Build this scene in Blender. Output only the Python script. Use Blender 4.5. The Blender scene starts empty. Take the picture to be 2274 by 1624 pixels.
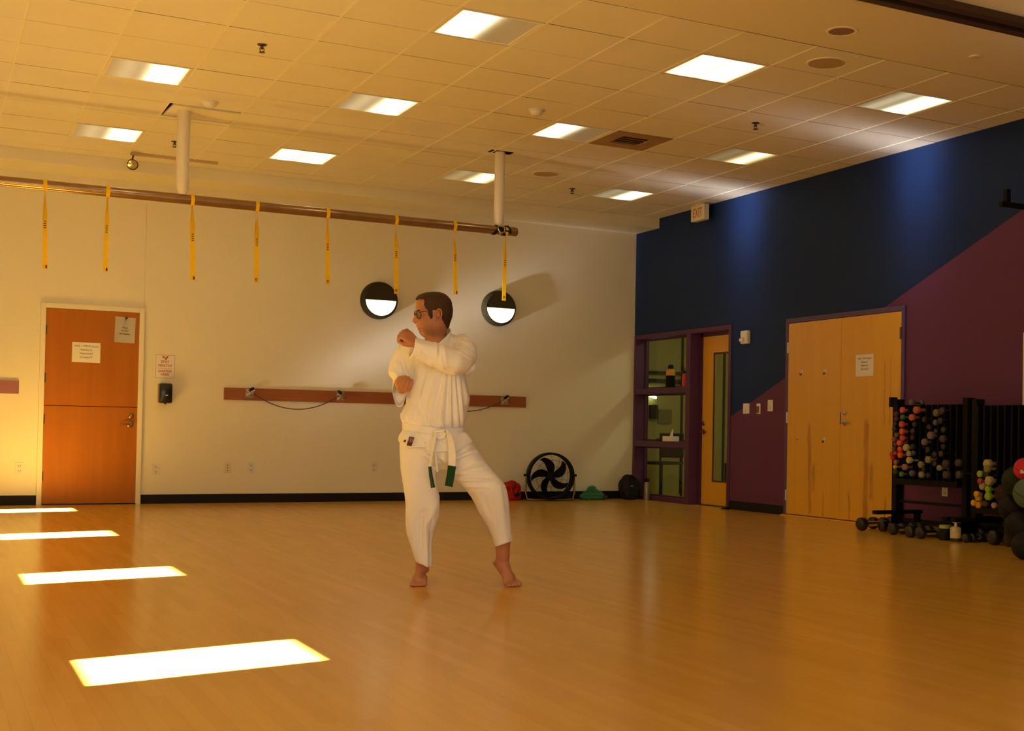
import bpy, bmesh, math, random
import numpy as np
from mathutils import Vector, Matrix, noise

# ------------------------------------------------------------------ camera
scene = bpy.context.scene
W, H_PX = 2274, 1624
F_PX, CX, CY = 2854.65, 1431.1, 908.45
CAM = Vector((-8.0951, -14.7734, 0.8615))
YAW, PITCH, ROLL = math.radians(29.211), math.radians(1.0585), math.radians(0.982)
FW = Vector((math.sin(YAW)*math.cos(PITCH), math.cos(YAW)*math.cos(PITCH), math.sin(PITCH)))
_r0 = Vector((math.cos(YAW), -math.sin(YAW), 0))
_u0 = _r0.cross(FW)
RT = _r0*math.cos(ROLL) + _u0*math.sin(ROLL)
UP = -_r0*math.sin(ROLL) + _u0*math.cos(ROLL)
cam_data = bpy.data.cameras.new('camera')
cam = bpy.data.objects.new('camera', cam_data)
scene.collection.objects.link(cam)
cam_data.sensor_fit = 'HORIZONTAL'
cam_data.sensor_width = 36.0
cam_data.lens = F_PX/W*36.0
cam_data.shift_x = (W/2-CX)/W
cam_data.shift_y = (CY-H_PX/2)/W
cam_data.clip_end = 200
m = Matrix((RT, UP, -FW)).transposed().to_4x4()
m.translation = CAM
cam.matrix_world = m
scene.camera = cam

# ------------------------------------------------------------------ light and exposure
scene.view_settings.view_transform = 'Standard'
scene.view_settings.look = 'None'
scene.view_settings.gamma = 1.0
scene.view_settings.use_curve_mapping = False
scene.view_settings.exposure = 0.0
try:
    scene.cycles.use_guiding = True
    scene.cycles.max_bounces = 10
    scene.cycles.diffuse_bounces = 6
    scene.cycles.glossy_bounces = 5
    scene.cycles.transparent_max_bounces = 12
    scene.cycles.caustics_reflective = True
    scene.cycles.blur_glossy = 0.05
    scene.cycles.sample_clamp_indirect = 200.0
    scene.cycles.use_denoising = True
except Exception:
    pass
SUN_EL, SUN_AZ = math.radians(25.6), 0.19          # light runs towards +X, drifting a little to +Y
SUN_STRENGTH = 300.0
PANEL, CORRIDOR = 3.9, 6.0
ROOM_H, WALL_L, WALL_F, RIGHT_T = 3.592, -10.2, -16.2, 0.2
sun_dir = Vector((1, SUN_AZ, -math.tan(SUN_EL)*math.hypot(1, SUN_AZ))).normalized()
sl = bpy.data.lights.new('sun', 'SUN')
sl.energy = SUN_STRENGTH
sl.angle = math.radians(0.55)
sl.color = (1.0, 0.94, 0.92)
so = bpy.data.objects.new('sun', sl)
so.rotation_euler = sun_dir.to_track_quat('-Z', 'Y').to_euler()
so.location = (-20, -8, 10)
scene.collection.objects.link(so)
world = bpy.data.worlds.new('world')
scene.world = world
world.use_nodes = True
bg = world.node_tree.nodes['Background']
bg.inputs[0].default_value = (1.0, 0.94, 0.74, 1)
bg.inputs[1].default_value = 2.9

# ------------------------------------------------------------------ helpers
COL = scene.collection
PI = math.pi
random.seed(4)

def ray(u, v):
    return FW + RT*((u-CX)/F_PX) - UP*((v-CY)/F_PX)
W0 = 7.142                                          # how far the man stands from the camera
def at(u, v, e=0.0, w=W0):
    return CAM + ray(u, v)*(w-e)
def on(u, v, axis, val):
    d = ray(u, v)
    return CAM + d*((val-CAM[axis])/d[axis])

def V(*a): return Vector(a)

class MB:
    """collects shapes into one mesh"""
    def __init__(s): s.bm = bmesh.new()
    def box(s, c, d, rot=None, bevel=0.0, seg=2):
        r = bmesh.ops.create_cube(s.bm, size=1.0)
        vs = r['verts']
        M = Matrix.Translation(V(*c)) @ (rot.to_4x4() if rot else Matrix()) @ Matrix.Diagonal((d[0], d[1], d[2], 1))
        if bevel:
            bmesh.ops.scale(s.bm, vec=d, verts=vs)
            es = list({e for v in vs for e in v.link_edges})
            rr = bmesh.ops.bevel(s.bm, geom=es, offset=min(bevel, min(d)*0.45), segments=seg, affect='EDGES', profile=0.5)
            vs = list({v for f in rr['faces'] for v in f.verts} | {v for v in vs if v.is_valid})
            M = Matrix.Translation(V(*c)) @ (rot.to_4x4() if rot else Matrix())
        bmesh.ops.transform(s.bm, matrix=M, verts=vs)
        return s
    def bb(s, x0, x1, y0, y1, z0, z1, bevel=0.0):
        return s.box(((x0+x1)/2, (y0+y1)/2, (z0+z1)/2), (abs(x1-x0), abs(y1-y0), abs(z1-z0)), bevel=bevel)
    def rings(s, rings, cap=True, closed=False):
        R = [[s.bm.verts.new(p) for p in r] for r in rings]
        n = len(R[0])
        pairs = list(zip(R[:-1], R[1:])) + ([(R[-1], R[0])] if closed else [])
        for a, b in pairs:
            for i in range(n):
                j = (i+1) % n
                try: s.bm.faces.new((a[i], a[j], b[j], b[i]))
                except ValueError: pass
        if cap and not closed:
            for r, flip in ((R[0], True), (R[-1], False)):
                try: s.bm.faces.new(list(reversed(r)) if flip else r)
                except ValueError: pass
        return s
    def cyl(s, p0, p1, r0, r1=None, n=20, cap=True):
        r1 = r0 if r1 is None else r1
        p0, p1 = V(*p0), V(*p1)
        d = (p1-p0).normalized()
        a = d.orthogonal().normalized(); b = d.cross(a)
        s.rings([[p+(a*math.cos(2*PI*i/n)+b*math.sin(2*PI*i/n))*r for i in range(n)] for p, r in ((p0, r0), (p1, r1))], cap)
        return s
    def ball(s, c, r, n=16, scale=(1, 1, 1), rot=None):
        M = Matrix.Translation(V(*c)) @ (rot.to_4x4() if rot else Matrix()) @ Matrix.Diagonal((scale[0]*r, scale[1]*r, scale[2]*r, 1))
        k = max(6, n*2//3)
        return s.rings([[M @ V(math.sin(t)*math.cos(2*PI*i/n), math.sin(t)*math.sin(2*PI*i/n), -math.cos(t)) for i in range(n)] for t in [PI*(j+.02)/(k-.96) for j in range(k)]])
    def chain(s, pts, n=16):
        """tapered limbs: list of (point, radius)"""
        for p, r in pts: s.ball(p, r, n)
        for (p, r), (q, t) in zip(pts[:-1], pts[1:]):
            if (V(*p)-V(*q)).length > 1e-5: s.cyl(p, q, r, t, n)
        return s
    def tube(s, path, r, n=8, closed=False):
        P = [V(*p) for p in path]; out = []
        up = None
        for i, p in enumerate(P):
            t = (P[(i+1) % len(P)]-P[i-1]) if closed else (P[min(i+1, len(P)-1)]-P[max(i-1, 0)])
            t.normalize()
            if up is None: up = t.orthogonal().normalized()
            up = (up-t*up.dot(t)).normalized()
            b = t.cross(up)
            rr = r[i] if isinstance(r, (list, tuple)) else r
            out.append([p+(up*math.cos(2*PI*k/n)+b*math.sin(2*PI*k/n))*rr for k in range(n)])
        return s.rings(out, cap=not closed, closed=closed)
    def lathe(s, prof, c=(0, 0, 0), n=32, rot=None, cap=True):
        """prof: (radius, height) along local z"""
        M = Matrix.Translation(V(*c)) @ (rot.to_4x4() if rot else Matrix())
        return s.rings([[M @ V(r*math.cos(2*PI*i/n), r*math.sin(2*PI*i/n), z) for i in range(n)] for r, z in prof], cap)
    def prism(s, pts, y0, y1):
        """polygon in local x,z extruded along y"""
        a = [s.bm.verts.new((x, y0, z)) for x, z in pts]; b = [s.bm.verts.new((x, y1, z)) for x, z in pts]
        n = len(pts)
        s.bm.faces.new(a); s.bm.faces.new(list(reversed(b)))
        for i in range(n): s.bm.faces.new((a[i], b[i], b[(i+1) % n], a[(i+1) % n]))
        return s
    def quad(s, *p):
        s.bm.faces.new([s.bm.verts.new(q) for q in p]); return s
    def move(s, M):
        bmesh.ops.transform(s.bm, matrix=M, verts=s.bm.verts); return s
    def mesh(s, name, smooth=False, angle=40):
        bmesh.ops.recalc_face_normals(s.bm, faces=s.bm.faces)
        me = bpy.data.meshes.new(name)
        s.bm.to_mesh(me); s.bm.free()
        if smooth: shade(me, angle)
        return me

def shade(me, angle=40):
    me.polygons.foreach_set('use_smooth', [True]*len(me.polygons))
    try: me.set_sharp_from_angle(angle=math.radians(angle))
    except Exception: pass

def obj(name, mb, mat, parent=None, smooth=False, loc=None, angle=40):
    me = mb if isinstance(mb, bpy.types.Mesh) else mb.mesh(name, smooth, angle)
    me.name = name
    if mat and not me.materials: me.materials.append(mat)
    o = bpy.data.objects.new(name, me)
    COL.objects.link(o)
    if parent: o.parent = parent
    if loc: o.location = loc
    return o
def tag(o, label, cat, group=None, kind=None):
    o['label'] = label; o['category'] = cat
    if group: o['group'] = group
    if kind: o['kind'] = kind
    return o
def thing(name, label, cat, loc=(0, 0, 0), rotz=0.0, group=None, kind=None):
    o = bpy.data.objects.new(name, None)
    o.empty_display_size = 0.1
    COL.objects.link(o)
    o.location = loc; o.rotation_euler = (0, 0, rotz)
    return tag(o, label, cat, group, kind)
def struct(name, mb, mat, label, cat, smooth=False):
    return tag(obj(name, mb, mat, smooth=smooth), label, cat, kind='structure')
def dup(root, label, loc=None, rot=None):
    """a copy of a thing with copies of its parts and sub-parts"""
    r = root.copy(); COL.objects.link(r)
    r['label'] = label
    if loc is not None: r.location = loc
    if rot is not None: r.rotation_euler = rot
    for ch in list(root.children):
        c = ch.copy(); COL.objects.link(c); c.parent = r
        for g in list(ch.children):
            d = g.copy(); COL.objects.link(d); d.parent = c
    return r
RIGHT = -PI/2                                       # things on the right wall: local x runs along the wall, local -y out into the room

FONT = None
def text_mesh(name, body, size, extrude=0.0006, align='CENTER', bold=0.0):
    cu = bpy.data.curves.new(name, 'FONT')
    cu.body = body; cu.size = size; cu.extrude = extrude; cu.align_x = align; cu.offset = bold
    cu.resolution_u = 3
    o = bpy.data.objects.new(name, cu); COL.objects.link(o)
    dg = bpy.context.evaluated_depsgraph_get()
    me = bpy.data.meshes.new_from_object(o.evaluated_get(dg))
    bpy.data.objects.remove(o); bpy.data.curves.remove(cu)
    me.materials.clear()
    me.transform(Matrix.Rotation(PI/2, 4, 'X'))      # stands up: x right, z up, faces -y
    return me

# ------------------------------------------------------------------ materials
def mat(name, col, rough=0.6, metal=0.0, spec=0.5, var=0.06, vscale=6.0, bump=0.0, bscale=80.0, emit=None, estr=0.0, coat=0.0, trans=0.0):
    m = bpy.data.materials.new(name); m.use_nodes = True
    nt = m.node_tree; p = nt.nodes['Principled BSDF']
    p.inputs['Roughness'].default_value = rough
    p.inputs['Metallic'].default_value = metal
    p.inputs['Specular IOR Level'].default_value = spec
    if coat: p.inputs['Coat Weight'].default_value = coat; p.inputs['Coat Roughness'].default_value = 0.1
    if trans: p.inputs['Transmission Weight'].default_value = trans
    tc = nt.nodes.new('ShaderNodeTexCoord')
    n = nt.nodes.new('ShaderNodeTexNoise'); n.inputs['Scale'].default_value = vscale; n.inputs['Detail'].default_value = 3
    nt.links.new(tc.outputs['Object'], n.inputs['Vector'])
    mx = nt.nodes.new('ShaderNodeMix'); mx.data_type = 'RGBA'
    mx.inputs['A'].default_value = (*[c*(1-var) for c in col], 1)
    mx.inputs['B'].default_value = (*[min(1, c*(1+var)) for c in col], 1)
    nt.links.new(n.outputs['Fac'], mx.inputs['Factor'])
    nt.links.new(mx.outputs['Result'], p.inputs['Base Color'])
    if bump:
        b = nt.nodes.new('ShaderNodeBump'); b.inputs['Strength'].default_value = bump; b.inputs['Distance'].default_value = 0.004
        n2 = nt.nodes.new('ShaderNodeTexNoise'); n2.inputs['Scale'].default_value = bscale; n2.inputs['Detail'].default_value = 4
        nt.links.new(tc.outputs['Object'], n2.inputs['Vector'])
        nt.links.new(n2.outputs['Fac'], b.inputs['Height']); nt.links.new(b.outputs['Normal'], p.inputs['Normal'])
    if emit:
        p.inputs['Emission Color'].default_value = (*emit, 1); p.inputs['Emission Strength'].default_value = estr
    return m

def node(nt, typ, **kw):
    n = nt.nodes.new(typ)
    for k, v in kw.items(): setattr(n, k, v)
    return n
def math_node(nt, op, a, b=None, c=None, clamp=False):
    n = nt.nodes.new('ShaderNodeMath'); n.operation = op; n.use_clamp = clamp
    for i, x in enumerate((a, b, c)):
        if x is None: continue
        if isinstance(x, (int, float)): n.inputs[i].default_value = x
        else: nt.links.new(x, n.inputs[i])
    return n.outputs[0]
def mixcol(nt, fac, a, b):
    n = nt.nodes.new('ShaderNodeMix'); n.data_type = 'RGBA'
    for key, x in (('Factor', fac), ('A', a), ('B', b)):
        if isinstance(x, (int, float)): n.inputs[key].default_value = x
        elif isinstance(x, tuple): n.inputs[key].default_value = (*x, 1)
        else: nt.links.new(x, n.inputs[key])
    return n.outputs['Result']

M_CREAM = mat('cream_paint', (0.80, 0.76, 0.60), 0.55, var=0.03, vscale=2, bump=0.12, bscale=220)
M_CEIL = mat('ceiling_tile', (0.80, 0.77, 0.68), 0.9, spec=0.1, var=0.04, vscale=3, bump=0.25, bscale=260)
M_DRYWALL = mat('ceiling_drywall', (0.78, 0.72, 0.56), 0.8, spec=0.2, var=0.03, vscale=2, bump=0.08, bscale=200)
M_GRID = mat('ceiling_grid_paint', (0.84, 0.80, 0.66), 0.6, var=0.03)
M_WHITE = mat('white_paint', (0.76, 0.74, 0.68), 0.45, var=0.02)
M_DARKVOID = mat('dark_void', (0.012, 0.008, 0.006), 0.9, spec=0.1)
M_BLACK = mat('black_rubber', (0.006, 0.006, 0.007), 0.6, spec=0.25)
M_BLACKMETAL = mat('black_powder_coat', (0.005, 0.005, 0.005), 0.6, spec=0.14, bump=0.05, bscale=400)
M_PURPLE = mat('purple_paint', (0.085, 0.024, 0.09), 0.45, spec=0.4, var=0.05, vscale=2, bump=0.06, bscale=180)
M_STEEL = mat('brushed_steel', (0.52, 0.50, 0.46), 0.3, metal=1.0, var=0.08, vscale=30)
M_CHROME = mat('chrome', (0.75, 0.74, 0.72), 0.12, metal=1.0, var=0.03)
M_BRONZE = mat('dark_bronze', (0.10, 0.065, 0.04), 0.4, metal=0.6, var=0.1)
M_PAPER = mat('paper', (0.80, 0.78, 0.74), 0.8, spec=0.2, var=0.03, vscale=12)
M_INK = mat('ink', (0.10, 0.07, 0.05), 0.8, spec=0.1)
M_IVORY = mat('ivory_plastic', (0.74, 0.66, 0.45), 0.4)
M_PLASTIC = mat('white_plastic', (0.74, 0.72, 0.65), 0.4)
M_REDTEXT = mat('red_lettering', (0.45, 0.06, 0.02), 0.6)

def split_paint():
    """blue over purple, divided by one slanting line along the wall"""
    m = mat('blue_and_purple_paint', (0.02, 0.06, 0.18), 0.55, spec=0.22, var=0.05, vscale=2, bump=0.08, bscale=180)
    nt = m.node_tree; p = nt.nodes['Principled BSDF']
    tc = node(nt, 'ShaderNodeTexCoord'); sx = node(nt, 'ShaderNodeSeparateXYZ'); nt.links.new(tc.outputs['Object'], sx.inputs[0])
    line = math_node(nt, 'MULTIPLY_ADD', sx.outputs['Y'], -0.39, 1.092-0.39*2.403)
    under = math_node(nt, 'MULTIPLY', math_node(nt, 'SUBTRACT', line, sx.outputs['Z']), 250.0, clamp=True)
    nt.links.new(mixcol(nt, under, (0.005, 0.022, 0.10), (0.120, 0.034, 0.10)), p.inputs['Base Color'])
    return m
M_SPLIT = split_paint()

def wood(name, c1, c2, scale=(14, 14, 0.9), rough=0.35, coat=0.2, spec=.5):
    m = bpy.data.materials.new(name); m.use_nodes = True
    nt = m.node_tree; p = nt.nodes['Principled BSDF']
    tc = node(nt, 'ShaderNodeTexCoord'); mp = node(nt, 'ShaderNodeMapping'); mp.inputs['Scale'].default_value = scale
    n = node(nt, 'ShaderNodeTexNoise'); n.inputs['Scale'].default_value = 1.0; n.inputs['Detail'].default_value = 5; n.inputs['Distortion'].default_value = 0.6
    nt.links.new(tc.outputs['Object'], mp.inputs[0]); nt.links.new(mp.outputs[0], n.inputs['Vector'])
    nt.links.new(mixcol(nt, n.outputs['Fac'], c1, c2), p.inputs['Base Color'])
    p.inputs['Specular IOR Level'].default_value = spec
    p.inputs['Roughness'].default_value = rough; p.inputs['Coat Weight'].default_value = coat; p.inputs['Coat Roughness'].default_value = 0.25
    return m
M_DOORWOOD = wood('door_veneer', (0.38, 0.120, 0.005), (0.47, 0.162, 0.008), rough=.5, coat=0.0, spec=.22)
M_MAPLE = wood('maple_veneer', (0.66, 0.345, 0.020), (0.76, 0.42, 0.030))
M_RAIL = wood('rail_wood', (0.26, 0.075, 0.018), (0.36, 0.115, 0.028), scale=(2.0, 14, 14))

def floor_mat():
    m = bpy.data.materials.new('sprung_maple_floor'); m.use_nodes = True
    nt = m.node_tree; p = nt.nodes['Principled BSDF']
    tc = node(nt, 'ShaderNodeTexCoord')
    mp = node(nt, 'ShaderNodeMapping'); mp.inputs['Rotation'].default_value = (0, 0, PI/2)
    nt.links.new(tc.outputs['Object'], mp.inputs[0])
    br = node(nt, 'ShaderNodeTexBrick')
    br.offset = 0.37; br.offset_frequency = 2
    for k, v in (('Scale', 1.0), ('Mortar Size', 0.0009), ('Mortar Smooth', 0.3), ('Bias', 0.0), ('Brick Width', 0.95), ('Row Height', 0.057)):
        br.inputs[k].default_value = v
    br.inputs['Color1'].default_value = (0.0, 0.0, 0.0, 1); br.inputs['Color2'].default_value = (1, 1, 1, 1); br.inputs['Mortar'].default_value = (0.35, 0.35, 0.35, 1)
    nt.links.new(mp.outputs[0], br.inputs['Vector'])
    mp2 = node(nt, 'ShaderNodeMapping'); mp2.inputs['Scale'].default_value = (26, 1.6, 1)
    nt.links.new(tc.outputs['Object'], mp2.inputs[0])
    n = node(nt, 'ShaderNodeTexNoise'); n.inputs['Scale'].default_value = 1.0; n.inputs['Detail'].default_value = 6
    nt.links.new(mp2.outputs[0], n.inputs['Vector'])
    f = math_node(nt, 'ADD', math_node(nt, 'MULTIPLY', br.outputs['Color'], 0.55), math_node(nt, 'MULTIPLY', n.outputs['Fac'], 0.45))
    c = mixcol(nt, f, FLOOR_C1, FLOOR_C2)
    c2 = mixcol(nt, math_node(nt, 'MULTIPLY', br.outputs['Fac'], 0.2), c, (0.22, 0.10, 0.010))
    nt.links.new(c2, p.inputs['Base Color'])
    r = math_node(nt, 'MULTIPLY_ADD', n.outputs['Fac'], 0.08, FLOOR_R)
    nt.links.new(r, p.inputs['Roughness'])
    p.inputs['Specular IOR Level'].default_value = 0.21
    b = node(nt, 'ShaderNodeBump'); b.inputs['Strength'].default_value = 0.06; b.inputs['Distance'].default_value = 0.0004
    nt.links.new(math_node(nt, 'SUBTRACT', 1.0, br.outputs['Fac']), b.inputs['Height'])
    return m
FLOOR_C1, FLOOR_C2, FLOOR_R = (0.62, 0.348, 0.046), (0.72, 0.43, 0.074), 0.15
M_FLOOR = floor_mat()
# ------------------------------------------------------------------ room shell
H = ROOM_H
struct('floor', MB().bb(WALL_L-0.2, 2.8, WALL_F-0.2, 1.2, -0.12, 0.0), M_FLOOR, 'glossy maple sports floor of narrow boards with sunlit strips', 'floor')
# back wall: two sheets either side of a fine control joint
SEAM = -6.058
b = MB().bb(WALL_L-0.2, SEAM-0.003, 0, 0.2, 0, H+0.3).bb(SEAM+0.003, 0.2, 0, 0.2, 0, H+0.3).bb(SEAM-0.01, SEAM+0.01, 0.006, 0.19, 0, H+0.3)
struct('wall_back', b, M_CREAM, 'long cream back wall behind the standing man', 'wall')
b = MB().bb(0, RIGHT_T, WALL_F, -2.335, 0, H+0.3).bb(0, RIGHT_T, -2.335, 0.0, 2.135, H+0.3)
struct('wall_right', b, M_SPLIT, 'right wall painted blue above and purple below a slanting line', 'wall')
FX0, FX1, FZ0, FZ1 = -9.7, -4.9, .45, 2.9  # unseen window opening added so sky light fills the man from the front
b = MB().bb(WALL_L-0.2, FX0, WALL_F-0.15, WALL_F, 0, H+0.3).bb(FX1, 0.2, WALL_F-0.15, WALL_F, 0, H+0.3).bb(FX0, FX1, WALL_F-0.15, WALL_F, 0, FZ0).bb(FX0, FX1, WALL_F-0.15, WALL_F, FZ1, H+0.3)
struct('wall_front', b, M_CREAM, 'cream wall behind the camera with a wide opening added for fill light', 'wall')
b = MB().bb(FX0, FX0+.05, WALL_F-.10, WALL_F-.03, FZ0, FZ1).bb(FX1-.05, FX1, WALL_F-.10, WALL_F-.03, FZ0, FZ1).bb(FX0, FX1, WALL_F-.10, WALL_F-.03, FZ0, FZ0+.05).bb(FX0, FX1, WALL_F-.10, WALL_F-.03, FZ1-.05, FZ1)
for k in (1, 2): b.bb(FX0+(FX1-FX0)*k/3-.025, FX0+(FX1-FX0)*k/3+.025, WALL_F-.10, WALL_F-.03, FZ0, FZ1)
struct('window_20', b, M_WHITE, 'white frame of the window added for fill light behind the camera', 'window')
struct('sun_block_wall', MB().bb(WALL_L-.5, WALL_L-.2, WALL_F-9, WALL_F-.15, 0, 6.5), M_CREAM, 'added unseen wall keeping sun out of the window behind the camera', 'wall')  # unseen wall added only to block sun from the fill opening
# left wall with the row of low window openings that let the sun strips in

_k = 1/math.cos(math.atan(SUN_AZ))*math.tan(SUN_EL)
Z_HI, Z_LO = (-6.80-WALL_L)*_k+.029, (-7.615-WALL_L)*_k
b = MB()
b.bb(WALL_L-0.06, WALL_L, WALL_F, 0, 0, Z_LO).bb(WALL_L-0.06, WALL_L, WALL_F, 0, Z_HI, H+0.3)
edges = []
for y_left, half in ((-12.90, .262), (-9.949, .264), (-6.962, .272), (-4.055, .271), (-0.99, .27)):
    yc = y_left - SUN_AZ*(-7.63-WALL_L)
    edges.append((yc-half, yc+half))
ys = [WALL_F]+[e for pr in edges for e in pr]+[0.0]
for y0, y1 in zip(ys[0::2], ys[1::2]): b.bb(WALL_L-0.06, WALL_L, y0, y1, Z_LO, Z_HI)
b.bb(WALL_L-.05, WALL_L-.01, edges[-1][0], edges[-1][1], Z_LO, Z_LO+.085)  # unseen strip added across the last opening to lessen glow on the back wall
struct('wall_left', b, M_CREAM, 'cream left wall pierced by a row of small low windows', 'wall')
for i, (y0, y1) in enumerate(edges):
    f = MB()
    for a0, a1, z0, z1 in ((y0-.03, y0, Z_LO-.03, Z_HI+.03), (y1, y1+.03, Z_LO-.03, Z_HI+.03), (y0, y1, Z_HI, Z_HI+.03), (y0, y1, Z_LO-.03, Z_LO)):
        f.bb(WALL_L+0.001, WALL_L+0.022, a0, a1, z0, z1)
    struct('window_%d' % (i+2), f, M_WHITE, 'white frame of a low window in the left wall, number %d from the camera' % (i+1), 'window')

# soffit along the back wall
SOF_Y, SOF_Z = -0.6035, 3.468
struct('trim_1', MB().bb(WALL_L, 0, SOF_Y, 0, SOF_Z, H+0.3), M_CREAM, 'cream soffit boxed in along the top of the back wall', 'trim')

# ceiling: lay-in tiles, plain board nearer the camera
GX0, GY0, TILE = -4.5288, -6.9582, 0.6096
GRID_FRONT = GY0-TILE*0.93
LIGHTS = [(GX0-TILE/2+TILE*3*i, GY0+TILE/2+TILE*4*j) for j in range(3) for i in (-1, 0, 1, 2)]
VENT = (GX0+TILE*3.5, GY0+TILE*4.5)
POST_CELL = (GX0-TILE*2.5, GY0+TILE*6.5)
xs = sorted({max(WALL_L, min(0, GX0+TILE*k)) for k in range(-10, 9)})
ysg = [GRID_FRONT]+[GY0+TILE*k for k in range(0, 11) if GY0+TILE*k < SOF_Y-0.02]+[SOF_Y]
def special(x, y):
    return any(abs(x-a) < .2 and abs(y-c) < .2 for a, c in LIGHTS+[VENT, POST_CELL])
b = MB(); rnd = random.Random(2)
for x0, x1 in zip(xs[:-1], xs[1:]):
    for y0, y1 in zip(ysg[:-1], ysg[1:]):
        y0, y1 = y0+.0028, y1-.0028
        if special((x0+x1)/2, (y0+y1)/2): continue
        z = [H+rnd.uniform(-.001, .001) for _ in range(4)]
        b.quad((x0, y0, z[0]), (x1, y0, z[1]), (x1, y1, z[2]), (x0, y1, z[3]))
for f in b.bm.faces:
    if f.normal.z > 0: f.normal_flip()
me = bpy.data.meshes.new('ceiling'); b.bm.to_mesh(me); b.bm.free()
struct('ceiling', me, M_CEIL, 'suspended ceiling of square cream tiles', 'ceiling')
b = MB()
for x in xs[1:-1]: b.bb(x-.008, x+.008, GRID_FRONT, SOF_Y, H-.005, H-.0005)
for y in ysg[:-1]:
    b.bb(WALL_L, 0, y-.012, y+.012, H+.016, H+.02)
struct('trim_2', b, M_GRID, 'thin metal grid holding the ceiling tiles', 'trim')
struct('ceiling_board', MB().bb(WALL_L, 0, WALL_F, GRID_FRONT-.004, H, H+.05), M_DRYWALL, 'plain painted ceiling board on the camera side of the tiles', 'ceiling')
struct('roof', MB().bb(WALL_L-.2, 2.8, WALL_F-.2, 1.2, H+.3, H+.4), M_DARKVOID, 'dark void above the ceiling tiles', 'ceiling')
# the loose tile around the left post, slipped out of its frame
px, py = POST_CELL; t = TILE/2
b = MB().box((px+.014, py-.052, H+.004), (TILE-.040, TILE-.155, .016), rot=Matrix.Rotation(math.radians(2.0), 3, 'Z') @ Matrix.Rotation(math.radians(1.2), 3, 'X'))
tag(obj('ceiling_tile', b, M_CEIL), 'loose ceiling tile slipped askew beside the top of the left post', 'ceiling tile')
b = MB().bb(px-t+.01, px+t, py+.20, py+t-.006, H-.001, H+.012)
struct('trim_3', b, M_CEIL, 'narrow filler strip of ceiling tile behind the left post', 'trim')

# baseboards
b = MB().bb(WALL_L, -7.072, -.012, 0, 0, .10, .003).bb(-6.046, 0, -.012, 0, 0, .10, .003)
struct('baseboard_back', b, M_BLACK, 'black rubber baseboard along the back wall', 'baseboard')
b = MB().bb(-.012, 0, -3.455, -2.34, 0, .10, .003).bb(-.012, 0, WALL_F, -5.37, 0, .10, .003)
struct('baseboard_right', b, M_BLACK, 'black rubber baseboard along the purple wall', 'baseboard')

# curtain track on the ceiling near the camera
b = MB().bb(WALL_L, 0, -8.60, -8.53, H-.05, H, .004).bb(WALL_L, 0, -8.74, -8.67, H-.05, H, .004).bb(WALL_L, 0, -8.67, -8.60, H-.012, H)
struct('trim_4', b, M_BRONZE, 'dark bronze double track running across the ceiling at top right', 'trim')

# ------------------------------------------------------------------ door in the back wall (two halves)
D0, D1, DT = -7.0187, -6.1053, 2.0585
d = thing('door_1', 'orange brown two-part wooden door in the cream back wall', 'door', ((D0+D1)/2, 0, 0), kind='structure')
hw = (D1-D0)/2
fr = MB()
for x0, x1, z0, z1 in ((-hw-.052, -hw-.002, 0, DT+.055), (hw+.002, hw+.052, 0, DT+.055), (-hw-.002, hw+.002, DT+.003, DT+.055)):
    fr.bb(x0, x1, -.028, -.001, z0, z1, .003)
obj('door_frame', fr, M_CREAM, d)
up = obj('upper_leaf', MB().bb(-hw, hw, -.014, -.001, 1.043, DT, .002), M_DOORWOOD, d)
lo = obj('lower_leaf', MB().bb(-hw, hw, -.014, -.001, .012, 1.037, .002), M_DOORWOOD, d)
obj('gap', MB().bb(-hw, hw, -.004, -.001, 1.0365, 1.0435), M_DARKVOID, d)
obj('threshold', MB().bb(-hw, hw, -.02, -.001, 0, .009), M_BLACK, d)
for z in (1.83, 1.33, .90, .30):
    obj('hinge', MB().cyl((-hw-.004, -.018, z-.05), (-hw-.004, -.018, z+.05), .008, n=12).bb(-hw-.004, -hw+.012, -.016, -.013, z-.05, z+.05), M_BRONZE, d, smooth=True)
def lever(parent, x, z, way, m, y=-.014):
    b = MB().lathe([(.001, 0), (.033, 0), (.033, .006), (.026, .012), (.014, .014), (.014, .045), (.001, .045)], (x, y, z), 24, Matrix.Rotation(PI/2, 3, 'X'))
    b.tube([(x, y-.04, z), (x+way*.03, y-.044, z), (x+way*.07, y-.044, z+.004), (x+way*.115, y-.040, z-.004)], [.010, .010, .009, .007], 10)
    return obj('lever_handle', b, m, parent, smooth=True)
def bolt(parent, x, z, m, y=-.014):
    b = MB().lathe([(.001, 0), (.028, 0), (.028, .008), (.022, .014), (.012, .016), (.001, .016)], (x, y, z), 24, Matrix.Rotation(PI/2, 3, 'X'))
    return obj('deadbolt', b, m, parent, smooth=True)
M_SATIN = mat('satin_bronze', (0.34, 0.22, 0.10), 0.32, metal=1.0, var=0.08)
lever(d, -6.172-d.location.x, .855, -1, M_SATIN); bolt(d, -6.165-d.location.x, .945, M_SATIN)
obj('strike_plate', MB().bb(hw-.002, hw+.006, -.016, -.012, .86, .93), M_SATIN, d)

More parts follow.
